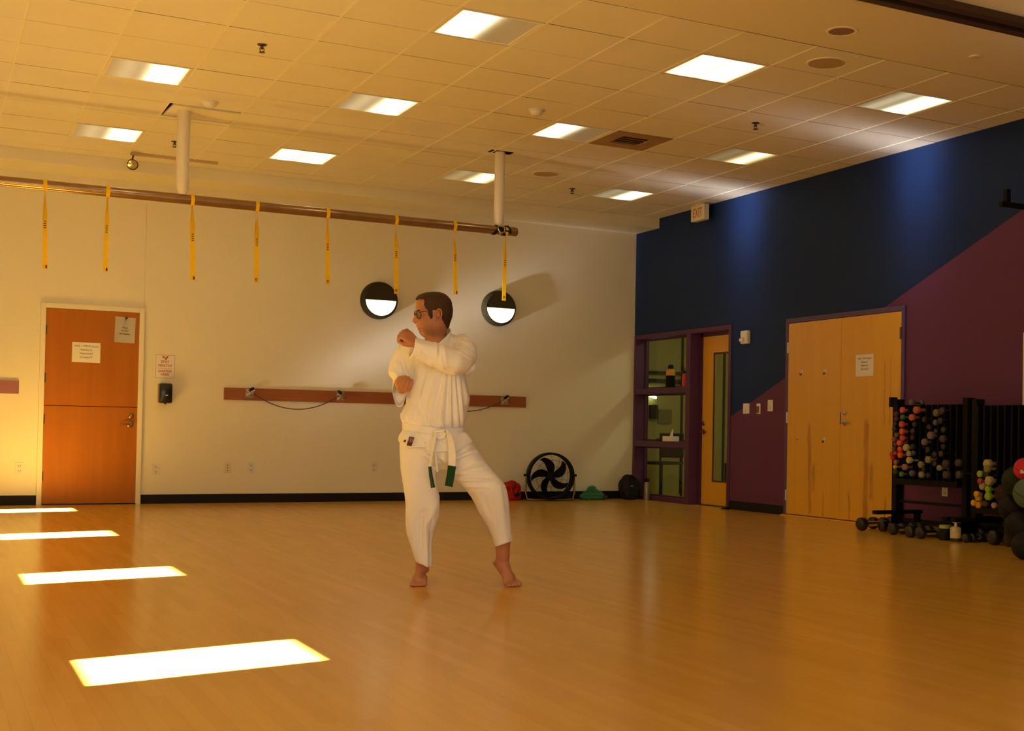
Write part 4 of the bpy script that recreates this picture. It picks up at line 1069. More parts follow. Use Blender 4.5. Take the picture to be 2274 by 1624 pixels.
def chair(loc, rz, label):
    t = thing('corridor_chair', label, 'chair', loc, rz, 'dark corridor chairs')
    obj('seat', MB().bb(-.22, .22, -.22, .22, .43, .47, .01), M_CORDARK, t)
    obj('backrest', MB().bb(-.22, .22, .19, .225, .52, .86, .012), M_CORDARK, t)
    for x in (-.2, .2):
        for y in (-.2, .2): obj('leg', MB().cyl((x, y, 0), (x, y, .52 if y > 0 else .44), .014, n=10), M_CORDARK, t, smooth=True)
p = on(1600, 1085, 2, 0)
chair((1.55, -.35, 0), RIGHT, 'dark chair in the corridor behind the glazed door')
chair((.75, .55, 0), RIGHT+.3, 'dark chair in the corridor behind the lowest window pane')
# ------------------------------------------------------------------ the man
S_ = V(FW.y, -FW.x, 0).normalized()                 # to the right across the view, level
E_ = V(-FW.x, -FW.y, 0).normalized()                # level, towards the camera
K = W0/F_PX                                         # metres per pixel at his distance
VX = 0.0042
GROUND = 0.0
def fz(u, e, z):
    """a point above the floor: across position from u, depth e, height z"""
    p = at(u, 1298, e)
    return V(p.x, p.y, z)
def remesh(mb, name, voxel, smooth=6, fac=.5):
    me = mb.mesh(name+'_raw')
    o = bpy.data.objects.new(name+'_raw', me); COL.objects.link(o)
    r = o.modifiers.new('r', 'REMESH'); r.mode = 'VOXEL'; r.voxel_size = voxel
    if smooth:
        s = o.modifiers.new('s', 'SMOOTH'); s.factor = fac; s.iterations = smooth
    out = bpy.data.meshes.new_from_object(o.evaluated_get(bpy.context.evaluated_depsgraph_get()))
    bpy.data.objects.remove(o); bpy.data.meshes.remove(me)
    return out
def interp(tab, v):
    xs = sorted(tab)
    return float(np.interp(v, xs, [tab[x] for x in xs]))
def sect(v, uL, uR, ec, hd, n=48, pw=2.3, dv=0.0, wav=0.0, ph=0.0):
    """one closed outline of a garment at picture height v: half depth hd metres around depth ec; dv tilts it"""
    out = []
    uc, a = (uL+uR)/2, (uR-uL)/2
    for i in range(n):
        t = 2*PI*i/n
        c, s = math.cos(t), math.sin(t)
        cc = math.copysign(abs(c)**(2/pw), c); ss = math.copysign(abs(s)**(2/pw), s)
        k = 1+wav*math.sin(5*t+ph)
        out.append(at(uc+a*cc*k, v+dv*cc, ec+hd*ss*k))
    return out
def crease(me, lines, facing=True):
    """folds sculpted into cloth: each line (u0, v0, u1, v1, height in mm, half width in px), on the side facing the room"""
    n = len(me.vertices)
    co = np.empty(n*3); me.vertices.foreach_get('co', co); co = co.reshape(-1, 3)
    no = np.empty(n*3); me.vertices.foreach_get('normal', no); no = no.reshape(-1, 3)
    d = co-np.array(CAM); w = d@np.array(FW)
    u = CX+F_PX*(d@np.array(RT))/w; v = CY-F_PX*(d@np.array(UP))/w
    front = np.clip((no@np.array(E_)+.15)/.4, 0, 1)
    disp = np.zeros(n)
    for u0, v0, u1, v1, mm, hw in lines:
        du, dv = u1-u0, v1-v0; L = math.hypot(du, dv)
        t = ((u-u0)*du+(v-v0)*dv)/L**2
        dist = ((u-u0)*dv-(v-v0)*du)/L
        tt = np.clip(t, 0, 1)
        end = np.sqrt(np.maximum(0, np.sin(np.pi*np.clip((t+.12)/1.24, 0, 1))))
        disp += mm*.0019*np.exp(-(dist/hw)**2)*end
    co = co+no*(disp*front)[:, None]
    me.vertices.foreach_set('co', co.ravel()); me.update()
    return me
def rumple(me, amp, freq, seed=0.0, stretch=(1, 1, 1)):
    n = len(me.vertices)
    co = np.empty(n*3); me.vertices.foreach_get('co', co); co = co.reshape(-1, 3)
    no = np.empty(n*3); me.vertices.foreach_get('normal', no); no = no.reshape(-1, 3)
    q = co*freq*np.array(stretch)+np.array([seed, 0, 0])
    k = np.array([noise.noise(Vector(p)) for p in q])
    me.vertices.foreach_set('co', (co+no*(amp*k)[:, None]).ravel())
    me.update(); return me

# -------- materials
def skin_mat(name, head=False):
    m = bpy.data.materials.new(name); m.use_nodes = True
    nt = m.node_tree; p = nt.nodes['Principled BSDF']
    tc = node(nt, 'ShaderNodeTexCoord')
    n = node(nt, 'ShaderNodeTexNoise'); n.inputs['Scale'].default_value = 30; n.inputs['Detail'].default_value = 4
    nt.links.new(tc.outputs['Object'], n.inputs['Vector'])
    c = mixcol(nt, n.outputs['Fac'], (.43, .175, .085), (.52, .23, .12))
    sx = node(nt, 'ShaderNodeSeparateXYZ'); nt.links.new(tc.outputs['Object'], sx.inputs[0])
    n3 = node(nt, 'ShaderNodeTexNoise'); n3.inputs['Scale'].default_value = 420; nt.links.new(tc.outputs['Object'], n3.inputs['Vector'])
    lo_, hi_ = at(960, 752).z, at(960, 722).z
    st = math_node(nt, 'MINIMUM', math_node(nt, 'MULTIPLY', math_node(nt, 'SUBTRACT', hi_, sx.outputs['Z']), 26.0, clamp=True), math_node(nt, 'MULTIPLY', math_node(nt, 'SUBTRACT', sx.outputs['Z'], lo_), 60.0, clamp=True))
    st = math_node(nt, 'MULTIPLY', st, math_node(nt, 'MULTIPLY_ADD', n3.outputs['Fac'], .7, .12))
    nt.links.new(mixcol(nt, st, c, (.16, .075, .04)), p.inputs['Base Color'])
    p.inputs['Roughness'].default_value = .5
    p.inputs['Subsurface Weight'].default_value = .08
    p.inputs['Subsurface Radius'].default_value = (.012, .005, .003)
    return m
M_SKIN = skin_mat('skin')
M_HAIR = mat('short_brown_hair', (.055, .026, .012), .6, spec=.3, var=.6, vscale=120, bump=.8, bscale=260)
def gi_mat():
    m = mat('white_cotton', (.88, .88, .97), .85, spec=.15, var=.03, vscale=7, bump=.25, bscale=700)
    return m
M_GI = gi_mat()
M_GREEN = mat('green_belt_end', (.006, .055, .018), .7, spec=.2)
M_MAROON = mat('maroon_patch', (.10, .008, .016), .7)
M_FRAME = mat('dark_tortoise_frame', (.045, .018, .008), .25, spec=.5)

feet = at(1000, 1298, 0)
man = thing('person', 'person in a white karate uniform with green-tipped white belt, guarding with raised fist, looking left', 'person', (feet.x, feet.y, 0))
ORG = V(feet.x, feet.y, 0)
def local(me):
    me.transform(Matrix.Translation(-ORG)); return me
def part(name, mb, m, parent=None, smooth=True, angle=60):
    me = mb if isinstance(mb, bpy.types.Mesh) else mb.mesh(name)
    local(me)
    if smooth: shade(me, angle)
    o = obj(name, me, m, parent or man)
    return o

# -------- head: rings stacked from crown to neck, turned a little towards the room
PSI = math.radians(27)
HF = (-S_*math.cos(PSI)+E_*math.sin(PSI))           # where the face looks
HL = (E_*math.cos(PSI)+S_*math.sin(PSI))            # his left side, towards the camera
UC = 967.0
HE = 0.02
def hp(du, v, lat):
    """du: pixels from the head axis towards the back (negative: towards the face), lat: pixels to his left"""
    b = at(UC, v, HE)
    return b-HF*(du*(1.05 if du < 0 else 1.0)*K)+HL*(lat*K)
def hu(du, lat):
    """where such a point falls across the picture"""
    return UC+du*(1.05 if du < 0 else 1.0)*math.cos(PSI)+abs(lat)*math.sin(PSI)
face = {653: 962, 655: 950, 658: 941, 662: 934, 668: 928.5, 675: 926, 684: 925, 691: 925, 695: 926.5, 700: 928.6, 705: 929.4, 710: 929.2, 716: 928.8, 721: 927.6, 725: 927.2, 728: 928.2, 731: 930.2, 734: 930.6, 737: 932.2, 740: 933.4, 744: 935.8, 747: 938.5, 750: 942.5, 752: 947, 754: 951, 758: 955, 775: 958}
back = {653: 980, 655: 986, 658: 991, 663: 996, 671: 1000, 680: 1002, 690: 1002.5, 703: 1000.5, 714: 996.5, 722: 994, 729: 992.5, 738: 991, 747: 990, 758: 990, 775: 991}
halfw = {653: 9, 655: 16, 658: 21.5, 663: 26.5, 671: 30, 680: 31.5, 690: 32, 703: 31.2, 715: 29.6, 725: 28, 735: 25.5, 742: 23, 748: 21, 754: 20.5, 758: 20.5, 775: 22}
nose = {694: 0, 697: 2.2, 701: 4.6, 705: 7.6, 709: 9.8, 713: 11.4, 716: 11.8, 718.5: 10.6, 721: 6.4, 723: 2.6, 726: .6, 728: 0}
nsig = {694: 4, 702: 3.6, 710: 4.6, 716: 5.8, 720: 6.2, 728: 5}
def face_pt(v, t):
    f, bk, hwid = interp(face, v), interp(back, v), interp(halfw, v)
    c0 = f*.42+bk*.58-2
    c, s = math.cos(t), math.sin(t)
    if c > 0:
        du = c0-(c0-f)*abs(c)**.86-UC; lat = hwid*math.copysign(abs(s)**.92, s)
    else:
        du = c0+(bk-c0)*abs(c)**.92-UC; lat = hwid*math.copysign(abs(s)**.95, s)
    if c > 0:
        g = lambda cv, cl, sv, sl: math.exp(-((v-cv)/sv)**2-((abs(lat)-cl)/sl)**2)
        du -= interp(nose, v)*math.exp(-(lat/interp(nsig, v))**2)
        du -= 2.6*g(718, 5.6, 3.0, 2.4)                                   # nostril wings
        du += 3.4*g(702, 12.5, 4.6, 6.0)                                  # eye hollows
        du -= 1.9*g(693.5, 11, 2.8, 8)                                    # brow ridge
        du -= 1.6*g(712, 18, 6, 7)                                        # cheek bones
        du -= 1.9*g(728.0, 0, 1.9, 8.5)+2.1*g(733.6, 0, 2.1, 7.5)         # lips
        du += 2.2*g(730.9, 0, .9, 9)                                      # mouth line
        du += 1.2*g(737.5, 0, 1.6, 7)                                     # fold over the chin
        du -= 1.4*g(743, 0, 3.2, 7)                                       # chin
        lat *= 1-.10*math.exp(-((v-728)/9)**2)*max(0, c)                  # cheeks fall in
    return du, lat
head = MB()
NV, NT = 92, 80
vs_ = [653+(775-653)*(k/NV)**1.0 for k in range(NV+1)]
vs_ = sorted(set([653, 653.6, 654.3]+[float(x) for x in np.concatenate([np.arange(655, 694, 1.5), np.arange(694, 756, .85), np.arange(756, 776, 3)])]))
head.rings([[hp(*(lambda q: (q[0], v, q[1]))(face_pt(v, 2*PI*i/NT))) for i in range(NT)] for v in vs_])
# ear: a shell with a raised rim (his left, the one that shows, and the right)
for side in (1, -1):
    ec = lambda du, v, out=0: hp(du-11.5, v, side*(31.6+out))
    path = []
    for k in range(19):
        a = math.radians(200-k*300/18)
        path.append(ec(8.2+6.4*math.cos(a)+1.2*math.sin(a), 701.0-11.8*math.sin(a)*(1 if math.sin(a) > 0 else 1.05), 1.4+1.6*math.sin(a*.5+.5)))
    head.tube(path, [.0042]*19, 8)
    head.ball(ec(8.0, 701, -.6), 1.0, 16, (.012, .006, .024), Matrix((HF, HL, V(0, 0, 1))).transposed())
    head.tube([ec(6.0, 693, 1.2), ec(9, 698, 1.5), ec(9.5, 704, 1.4), ec(6, 709, 1.0)], [.0028]*4, 6)
    head.ball(ec(4.6, 713.5, .4), .0085, 12, (.9, .7, 1.25))
    head.ball(ec(2.6, 702, .4), .0055, 10)

# -------- body: one continuous skin under the clothes
def hand(bm, wrist, f, n, size=1.0, curl=1.0, thumb_in=1.0):
    """closed fist: f runs along the forearm to the knuckles, n is the back of the hand; the thumb side is f x n or its opposite"""
    f = f.normalized(); n = (n-f*n.dot(f)).normalized(); l = f.cross(n)*thumb_in
    q = size
    P = lambda a, b, c: wrist+f*(a*q)+l*(b*q)+n*(c*q)
    for b0 in (-.026, -.009, .009, .026):                      # palm
        bm.chain([(P(.005, b0*.65, 0), .017*q), (P(.050, b0*.95, .002), .0165*q), (P(.080, b0*1.05, .002), .0125*q)], 12)
    lens = (.036, .042, .040, .032)
    for i, L in enumerate(lens):
        b0 = -.031+i*.0205
        r = (.0092, .0100, .0100, .0092)[i]*q
        kn = P(.084-.003*abs(i-1.5), b0, .004)
        p1 = P(.094-.003*abs(i-1.5), b0, -.004-L*.82*curl)
        p2 = P(.066, b0*.97, -.012-L*1.02*curl)
        p3 = P(.052, b0*.94, -.016-L*.45*curl)
        bm.chain([(kn, r*1.12), (p1, r), (p2, r*.95), (p3, r*.85)], 12)
    bm.chain([(P(.018, .030, -.006), .0155*q), (P(.045, .044, -.020), .0125*q), (P(.074, .040, -.038), .0105*q), (P(.084, .014, -.052), .0095*q), (P(.083, -.006, -.055), .0085*q)], 12)
def foot(bm, heel, ball, toe_dir, side, z_heel, ankle, leg_up, r_ankle):
    """heel and ball of the foot are floor positions; side +1 puts the big toe to the right of toe_dir"""
    f = (ball-heel); f.z = 0; f.normalize()
    l = f.cross(V(0, 0, 1))*side
    hz = V(0, 0, z_heel)
    bm.chain([(heel+hz+V(0, 0, .030), .030), (heel+hz*.9+f*.06+V(0, 0, .034), .031), ((heel+hz+ball)*.5+V(0, 0, .036), .030), (ball+V(0, 0, .024)-f*.01, .024)], 14)
    for b0 in (-.026, 0, .026):
        bm.chain([((heel+hz+ball)*.5+l*(b0*.7)+V(0, 0, .032), .024), (ball+l*b0+V(0, 0, .020), .0195)], 12)
    bm.chain([(ankle, r_ankle), ((heel+hz+ball)*.5+V(0, 0, .050), .027), (ball-f*.02+V(0, 0, .030), .021)], 14)
    bm.ball(ankle+l*.026+V(0, 0, -.008), .013, 12); bm.ball(ankle-l*.026+V(0, 0, -.014), .013, 12)
    for i, (b0, L, r) in enumerate(((.034, .046, .0135), (.013, .047, .0098), (-.004, .043, .0092), (-.021, .037, .0088), (-.036, .029, .0086))):
        s = ball+l*b0
        bm.chain([(s+V(0, 0, .017), r*1.1), (s+f*L*.55+V(0, 0, r+.007), r*.95), (s+f*L+V(0, 0, r*.92), r)], 12)
    bm.chain(leg_up, 16)
body = MB()
body.chain([(at(968, 742, 0), .060), (at(969, 770, -.01), .063), (at(968, 812, -.01), .095), (at(966, 850, 0), .110), (at(965, 905, 0), .108), (at(965, 950, 0), .112), (at(962, 985, 0), .118)], 24)
body.chain([(at(932, 800, -.02), .055), (at(1006, 798, -.02), .055)], 20)
# his left arm (right in the picture): raised across the chest
LW = at(925, 764, .335)
body.chain([(at(1022, 782, .0), .042), (at(1022, 795, .15), .042), (at(1000, 797, .24), .041), (at(960, 782, .30), .036), (LW, .026)], 18)
# his right arm: elbow down, forearm coming forwards
RW = at(893, 864, .165)
body.chain([(at(908, 795, -.02), .036), (at(889, 822, -.02), .036), (at(890, 856, -.02), .032), (at(893, 864, .09), .028), (RW, .026)], 18)
hand(body, LW+(at(917, 758, .345)-LW)*.4, (at(902, 745, .36)-at(925, 764, .335)), (E_*.72+V(0, 0, .62)-S_*.1), .92, 1.0, -1)
hand(body, RW-E_*.005, (at(899, 857, .26)-RW), (V(0, 0, -.85)-S_*.30), .98, 1.0, -1)
# legs
hL = fz(934, -.085, 0); bL = fz(930, .085, 0)
aL = fz(937, -.045, .085)
foot(body, hL, bL, None, 1, 0.0, aL, [(aL, .038), (at(940, 1240, -.03), .041), (at(938, 1180, -.02), .056), (at(936, 1130, .0), .056), (at(932, 1080, .02), .066), (at(930, 1010, 0), .082), (at(935, 975, 0), .09)], .037)
body.chain([(at(1117, 1232, -.02), .0385), (at(1116, 1248, -.025), .0365), (at(1123, 1269, .0), .0330), (at(1132.5, 1286, .03), .0270)], 18)
body.chain([(at(1114, 1243, -.045), .030), (at(1104, 1252.5, -.062), .020), (at(1098, 1251, -.065), .0125)], 14)
body.chain([(at(1104, 1255, -.060), .018), (at(1122, 1275, -.012), .024), (at(1131, 1288, .02), .024)], 14)
body.chain([(at(1117, 1232, -.02), .0385), (at(1116, 1205, -.015), .043), (at(1113.5, 1185, -.01), .047), (at(1102, 1140, .02), .052), (at(1086, 1085, .06), .060), (at(1035, 1030, .02), .066), (at(998, 985, 0), .080)], 18)
tf_ = (E_*.80+S_*.60).normalized(); tl_ = tf_.cross(V(0, 0, 1))
bR = fz(1133.5, .035, 0)
for b0 in (-.026, -.009, .009, .026):
    body.chain([(at(1128, 1279, .015)+tl_*(b0*.7), .021), (bR+tl_*b0+V(0, 0, .0185), .0175)], 12)
for b0, L, r in ((-.034, .046, .0135), (-.013, .045, .0100), (.004, .041, .0094), (.021, .036, .0090), (.036, .030, .0088)):
    q = bR+tl_*b0
    body.chain([(q+V(0, 0, .018), r*1.1), (q+tf_*L*.55+V(0, 0, r+.006), r*.95), (q+tf_*L+V(0, 0, r*.95), r)], 12)
me = remesh(body, 'body', .0036, 4)
bm2 = bmesh.new(); bm2.from_mesh(me)
hm = head.mesh('head_tmp'); bm2.from_mesh(hm); bpy.data.meshes.remove(hm); bpy.data.meshes.remove(me)
me = bpy.data.meshes.new('body'); bm2.to_mesh(me); bm2.free()
part('body', me, M_SKIN, angle=80)

# -------- hair: close-cropped cap following the skull
def hair_edge(u, v, du):
    """True where hair grows; u is where the point falls in the picture, seen from his left"""
    if du < -36 and v > 667.5: return False
    if v < 668: return True
    if v < 691: return u > 949.5-(v-668)*.16+max(0, v-681)*.8
    if v < 712: return 957+(v-691)*.25 < u < 967.5 or u > 983+max(0, v-700)*.2
    if v < 737: return u > 985.5+(v-712)*.42
    return False
hface = {648.6: 964, 649.2: 957, 651: 947, 654: 938, 657: 932.5, 661: 928.2, 665: 926, 669: 925.5, 690: 923.5, 740: 930}
hback = {648.6: 972, 649.6: 978, 652: 985, 655: 990.5, 659: 995.5, 665: 1000, 671: 1002.5, 687: 1005, 703: 1003.5, 712: 1000.5, 719: 998, 729: 996, 738: 993}
hhalf = {648.6: 6, 649.6: 13, 652: 20, 655: 24.5, 659: 28.5, 665: 31.5, 671: 33.2, 687: 34.4, 703: 33.2, 712: 32, 722: 30, 738: 26}
hair = MB()
hv = [648.8, 649.4, 650.2, 651.2]+[float(x) for x in np.arange(652.2, 738.5, 1.2)]
NH = 128
grid = []
rnd = random.Random(3)
for v in hv:
    row = []
    for i in range(NH):
        t = 2*PI*i/NH
        f, bk, hwid = interp(hface, v), interp(hback, v), interp(hhalf, v)
        c0 = f*.45+bk*.55; c, s_ = math.cos(t), math.sin(t)
        du = (c0-(c0-f)*abs(c)**.80 if c > 0 else c0+(bk-c0)*abs(c)**.92)-UC
        lat = hwid*math.copysign(abs(s_)**.90, s_)
        sd, sl_ = face_pt(max(v, 653.01), t)
        p = hp(du, v, lat)
        j = noise.noise(V(p.x*150, p.y*150, p.z*150))
        ok = hair_edge(hu(sd, sl_)+1.6*noise.noise(V(t*9, v*.35, 2)), v+1.2*noise.noise(V(t*12, v*.3, 7)), du)
        p += (p-at(UC+8, 690, HE)).normalized()*(.0016*j+.0008*rnd.uniform(-1, 1))
        row.append((p, ok, hp(sd*.97, max(v, 653.01), sl_*.97)))
    grid.append(row)
vmap = {}
def hvtx(r, i):
    i %= NH
    if (r, i) not in vmap: vmap[r, i] = hair.bm.verts.new(grid[r][i][0])
    return vmap[r, i]
roots = {}
for r in range(len(hv)-1):
    for i in range(NH):
        cells = ((r, i), (r, i+1), (r+1, i+1), (r+1, i))
        if sum(grid[a][b % NH][1] for a, b in cells) >= 3:
            hair.bm.faces.new([hvtx(a, b) for a, b in cells])
hair.bm.faces.new([hvtx(0, i) for i in range(NH)])
for (r, i), vtx in vmap.items(): roots[vtx] = grid[r][i][2]
rim = {}
for e in [e for e in hair.bm.edges if len(e.link_faces) == 1]:
    q = []
    for vtx in e.verts:
        if vtx not in rim: rim[vtx] = hair.bm.verts.new(roots[vtx])
        q.append(rim[vtx])
    hair.bm.faces.new((e.verts[0], e.verts[1], q[1], q[0]))
bmesh.ops.recalc_face_normals(hair.bm, faces=hair.bm.faces)
part('hair', hair, M_HAIR, angle=80)
b = MB()
for s in (1, -1):
    b.tube([hp(face_pt(693.5, s*.22)[0]-1.2, 694.2, s*6), hp(face_pt(692.3, s*.45)[0]-1.2, 692.6, s*13), hp(face_pt(693, s*.70)[0]-1.0, 693.6, s*19)], [.0022, .0030, .0016], 8)
part('eyebrows', b, M_HAIR)
M_EYE = mat('eye_white', (.62, .52, .42), .25)
for s in (1, -1):
    q = face_pt(702, s*.29)
    ey = part('eye', MB().ball(hp(q[0]+3.7, 702.3, q[1]), .0098, 16), M_EYE)
    part('iris', MB().ball(hp(q[0]+.75, 702.4, q[1]), .0044, 12), mat('iris_%d' % s, (.03, .02, .012), .2), ey).parent = ey
part('mouth', MB().tube([hp(face_pt(730.9, a)[0]+.6, 730.9+.5*abs(a), face_pt(730.9, a)[1]) for a in [-.42+.84*k/12 for k in range(13)]], [.0012]+[.0030]*11+[.0012], 6), mat('mouth_line', (.10, .022, .018), .5))

part('nostril', MB().ball(hp(face_pt(719.8, .13)[0]+1.2, 720.2, 4.6), .0030, 10, (1.2, 1, .7)), mat('nostril_dark', (.06, .014, .010), .6))
# -------- glasses
g = MB()
lens_c = {}
for s in (1, -1):
    pts = []
    for k in range(28):
        a = 2*PI*k/28
        lat = s*(13.4+8.8*math.copysign(abs(math.cos(a))**.8, math.cos(a)))
        v = 702.8-8.3*math.copysign(abs(math.sin(a))**.85, math.sin(a))
        pts.append(hp(-43.2+abs(lat)*.20+(v-702)*.10, v, lat))
    g.tube(pts, .0022, 6, closed=True)
    lens_c[s] = pts
    g.tube([hp(-38.8, 697.6, s*22.0), hp(-36.5, 696.6, s*27.0), hp(-28, 694.8, s*30.4), hp(-18, 692.2, s*33.2), hp(-10, 690.6, s*33.8), hp(-5, 694, s*33)], .0020, 6)
g.tube([hp(-42.2, 700, 5.0), hp(-44.6, 698.6, 0), hp(-42.2, 700, -5.0)], .0022, 6)
gl = part('glasses', g, M_FRAME)
for s in (1, -1):
    b = MB(); b.bm.faces.new([b.bm.verts.new(p) for p in lens_c[s]])
    part('lens', b, M_GLASS, gl).parent = gl

# -------- jacket
jk = MB()
T = [(742, 992, 1006, -.045, .022), (745, 984, 1014, -.043, .034), (749, 972, 1027, -.040, .046), (756, 930, 1040, -.036, .056), (763, 912, 1046, -.026, .070), (772, 902, 1047, -.014, .096), (785, 897, 1046, -.005, .125), (805, 895, 1040, -.002, .132), (830, 895, 1033, 0, .138), (850, 897, 1037, 0, .144), (868, 900, 1041, 0, .150), (884, 902, 1043.5, 0, .154), (898, 900, 1041, 0, .155), (912, 894, 1037, 0, .155), (925, 890, 1036, 0, .155), (935, 891.5, 1033, 0, .150), (943, 895, 1030, 0, .140), (952, 897, 1029, 0, .132), (962, 895, 1033, 0, .132)]
jk.rings([sect(v, a, b_, ec, hd, 64) for v, a, b_, ec, hd in T])
# his left sleeve, raised across
jk.chain([(at(1024, 768, -.02), .066), (at(1031, 777, .03), .068), (at(1033, 790, .11), .067), (at(1022, 801, .18), .070), (at(1004, 802, .235), .074), (at(985, 796, .265), .071), (at(960, 786, .29), .063)], 28)
def tube_sleeve(mb, axis, rings, inner=.86):
    """open-ended sleeve: rings (centre, half width vector, half height vector) outwards, then back inside"""
    rr = []
    def ring(c, a, b_): return [c+a*math.cos(2*PI*i/32)+b_*math.sin(2*PI*i/32) for i in range(32)]
    for c, a, b_ in rings: rr.append(ring(c, a, b_))
    c, a, b_ = rings[-1]; c0, a0, b0 = rings[-2]
    rr.append(ring(c, a*inner, b_*inner))
    rr.append(ring(c0*.8+c*.2, a0*inner*.96, b0*inner*.96))
    mb.rings(rr)
c1, c0 = at(914.5, 772, .335), at(955, 784, .295)
ax = (c1-c0).normalized()
pu = (at(925, 752, .335)-at(902.5, 789, .335)); pu = (pu-ax*pu.dot(ax)).normalized(); pv = ax.cross(pu)
tube_sleeve(jk, ax, [(c0+(c0-c1)*.4, pu*.050, pv*.050), (c0, pu*.060, pv*.060), (c0*.5+c1*.5, pu*.059, pv*.058), (c1, pu*.056, pv*.054)])
# his right sleeve: upper arm, then the wide cuff hanging open under the fist
jk.chain([(at(914, 772, -.01), .062), (at(897, 790, -.02), .056), (at(886, 812, -.025), .054), (at(882, 824, -.02), .050)], 26)
jk.rings([sect(v, a, b_, ec, hd, 40, 2.1, dv) for v, a, b_, ec, hd, dv in ((806, 868, 905, -.02, .056, 0), (820, 863.5, 906, -.015, .060, 1), (828, 862, 902, -.01, .060, 2), (832.5, 864, 900, -.01, .056, 2.5), (833.5, 870, 894, -.01, .045, 2.5))])
ce = lambda u, v, e: at(u, v, e)
tube_sleeve(jk, E_, [(ce(888, 850, -.05), S_*.030, V(0, 0, .040)), (ce(888, 856, -.01), S_*.038, V(0, 0, .062)), (ce(887, 866, .06), S_*.039, V(0, 0, .080)), (ce(886.5, 871, .125), S_*.036, V(0, 0, .085)+S_*-.002)], .90)
jk.rings([sect(v, a, b_, ec, hd, 32, 2.1) for v, a, b_, ec, hd in ((828, 873, 900, -.02, .045), (840, 873, 902, -.02, .048), (858, 872, 902, -.02, .048), (872, 873, 900, -.02, .04))])
# gathered cloth at the back of the raised arm and over the belt
jk.chain([(at(1047, 800, -.04), .024), (at(1050, 815, -.05), .020), (at(1036, 828, -.05), .022), (at(1020, 834, -.04), .026)], 16)
jk.chain([(at(894, 921, .02), .014), (at(896, 930, .06), .016), (at(900, 936, .09), .012)], 14)
# skirt of the jacket below the belt
jk.rings([sect(v, a, b_, 0, hd, 64, 2.4, 0, .008, v*.3) for v, a, b_, hd in ((950, 898, 1029, .128), (958, 893, 1032, .134), (966, 886.5, 1040, .140), (974, 884.5, 1046, .143), (980, 885.5, 1049, .144), (984, 890, 1047, .143))])
jme = remesh(jk, 'jacket', VX, 4)
pleats = [(972, 838, 950, 946, 5, 5), (990, 838, 975, 950, 6, 5), (1001, 840, 1000, 948, 7, 4), (1009, 838, 1017, 945, 6, 4), (1019, 842, 1027, 940, 5, 4), (981, 840, 962, 948, -5, 3.5), (996, 842, 990, 948, -7, 3.5), (1005, 846, 1008, 945, -6, 3),
          (1014, 850, 1023, 940, -5, 3), (955, 812, 918, 940, 5, 7), (930, 822, 905, 930, 5, 7), (945, 830, 915, 940, -5, 5), (940, 800, 928, 850, 4, 5), (922, 796, 912, 850, -4, 4), (962, 822, 940, 945, -4, 5), (926, 900, 955, 948, -4, 4), (905, 930, 935, 944, 3, 4),
          (1020, 757, 1052, 770, 6, 3), (1012, 763, 1050, 779, -5, 2.6), (1024, 766, 1054, 786, 5, 3), (1015, 772, 1046, 791, -5, 3), (1018, 780, 1046, 796, 4, 3), (1000, 752, 1040, 752, 3, 4),
          (977, 760, 974, 800, -6, 3.5), (968, 766, 985, 822, 4, 5), (985, 768, 992, 812, 3, 4), (940, 783, 985, 812, -3, 4), (920, 762, 960, 772, 3, 6),
          (886, 780, 876, 830, 4, 5), (893, 800, 905, 832, -5, 3.5), (884, 805, 898, 832, 4, 3.5), (877, 815, 886, 834, -3, 3), (898, 820, 915, 850, -4, 4), (903, 885, 900, 925, -3, 4), (960, 870, 935, 940, 3, 6),
          (975, 905, 985, 948, 4, 5), (948, 868, 944, 910, -3, 5), (1030, 850, 1040, 905, 4, 4), (1033, 905, 1034, 940, -4, 3)]
crease(jme, pleats)
rumple(jme, .0028, 16, 3.0, (1, 1, .5))
jacket = part('jacket', jme, M_GI, angle=80)
# front flaps of the skirt
def flap(name, poly, e, thick, m=M_GI, parent=None, wave=0.0, sub=3):
    """a cut piece of cloth: outline in picture pixels with depth per corner"""
    b = MB()
    f = b.bm.faces.new([b.bm.verts.new(at(u, v, e+de)) for u, v, de in poly])
    bmesh.ops.triangulate(b.bm, faces=[f]); bmesh.ops.subdivide_edges(b.bm, edges=list(b.bm.edges), cuts=sub, use_grid_fill=True)
    if wave:
        for vtx in b.bm.verts: vtx.co += E_*wave*noise.noise(vtx.co*22)
    bmesh.ops.recalc_face_normals(b.bm, faces=b.bm.faces)
    bmesh.ops.solidify(b.bm, geom=list(b.bm.faces), thickness=thick)
    return part(name, b, m, parent, angle=50)
fl1 = flap('front_flap', [(905, 962, -.01), (929, 964, 0), (947, 993, .025), (928, 993.5, .03), (905, 996, .012), (895, 985, -.02), (893, 972, -.035)], .138, .006, wave=.008)
flap('front_flap', [(930, 963, .0), (963, 964, .0), (962, 1003, .012), (950, 1001, .012), (938, 986, .0)], .136, .006, wave=.006)
flap('front_flap', [(961, 968, 0), (1000, 968, 0), (1001, 1002.5, .012), (961, 1003.5, .012)], .142, .006, wave=.008)
flap('front_flap', [(1000, 965, 0), (1033, 962, -.04), (1046, 976, -.075), (1049, 981, -.08), (1030, 990, -.03), (1013, 1003, .012), (1002, 1000, .012)], .138, .006, wave=.008)
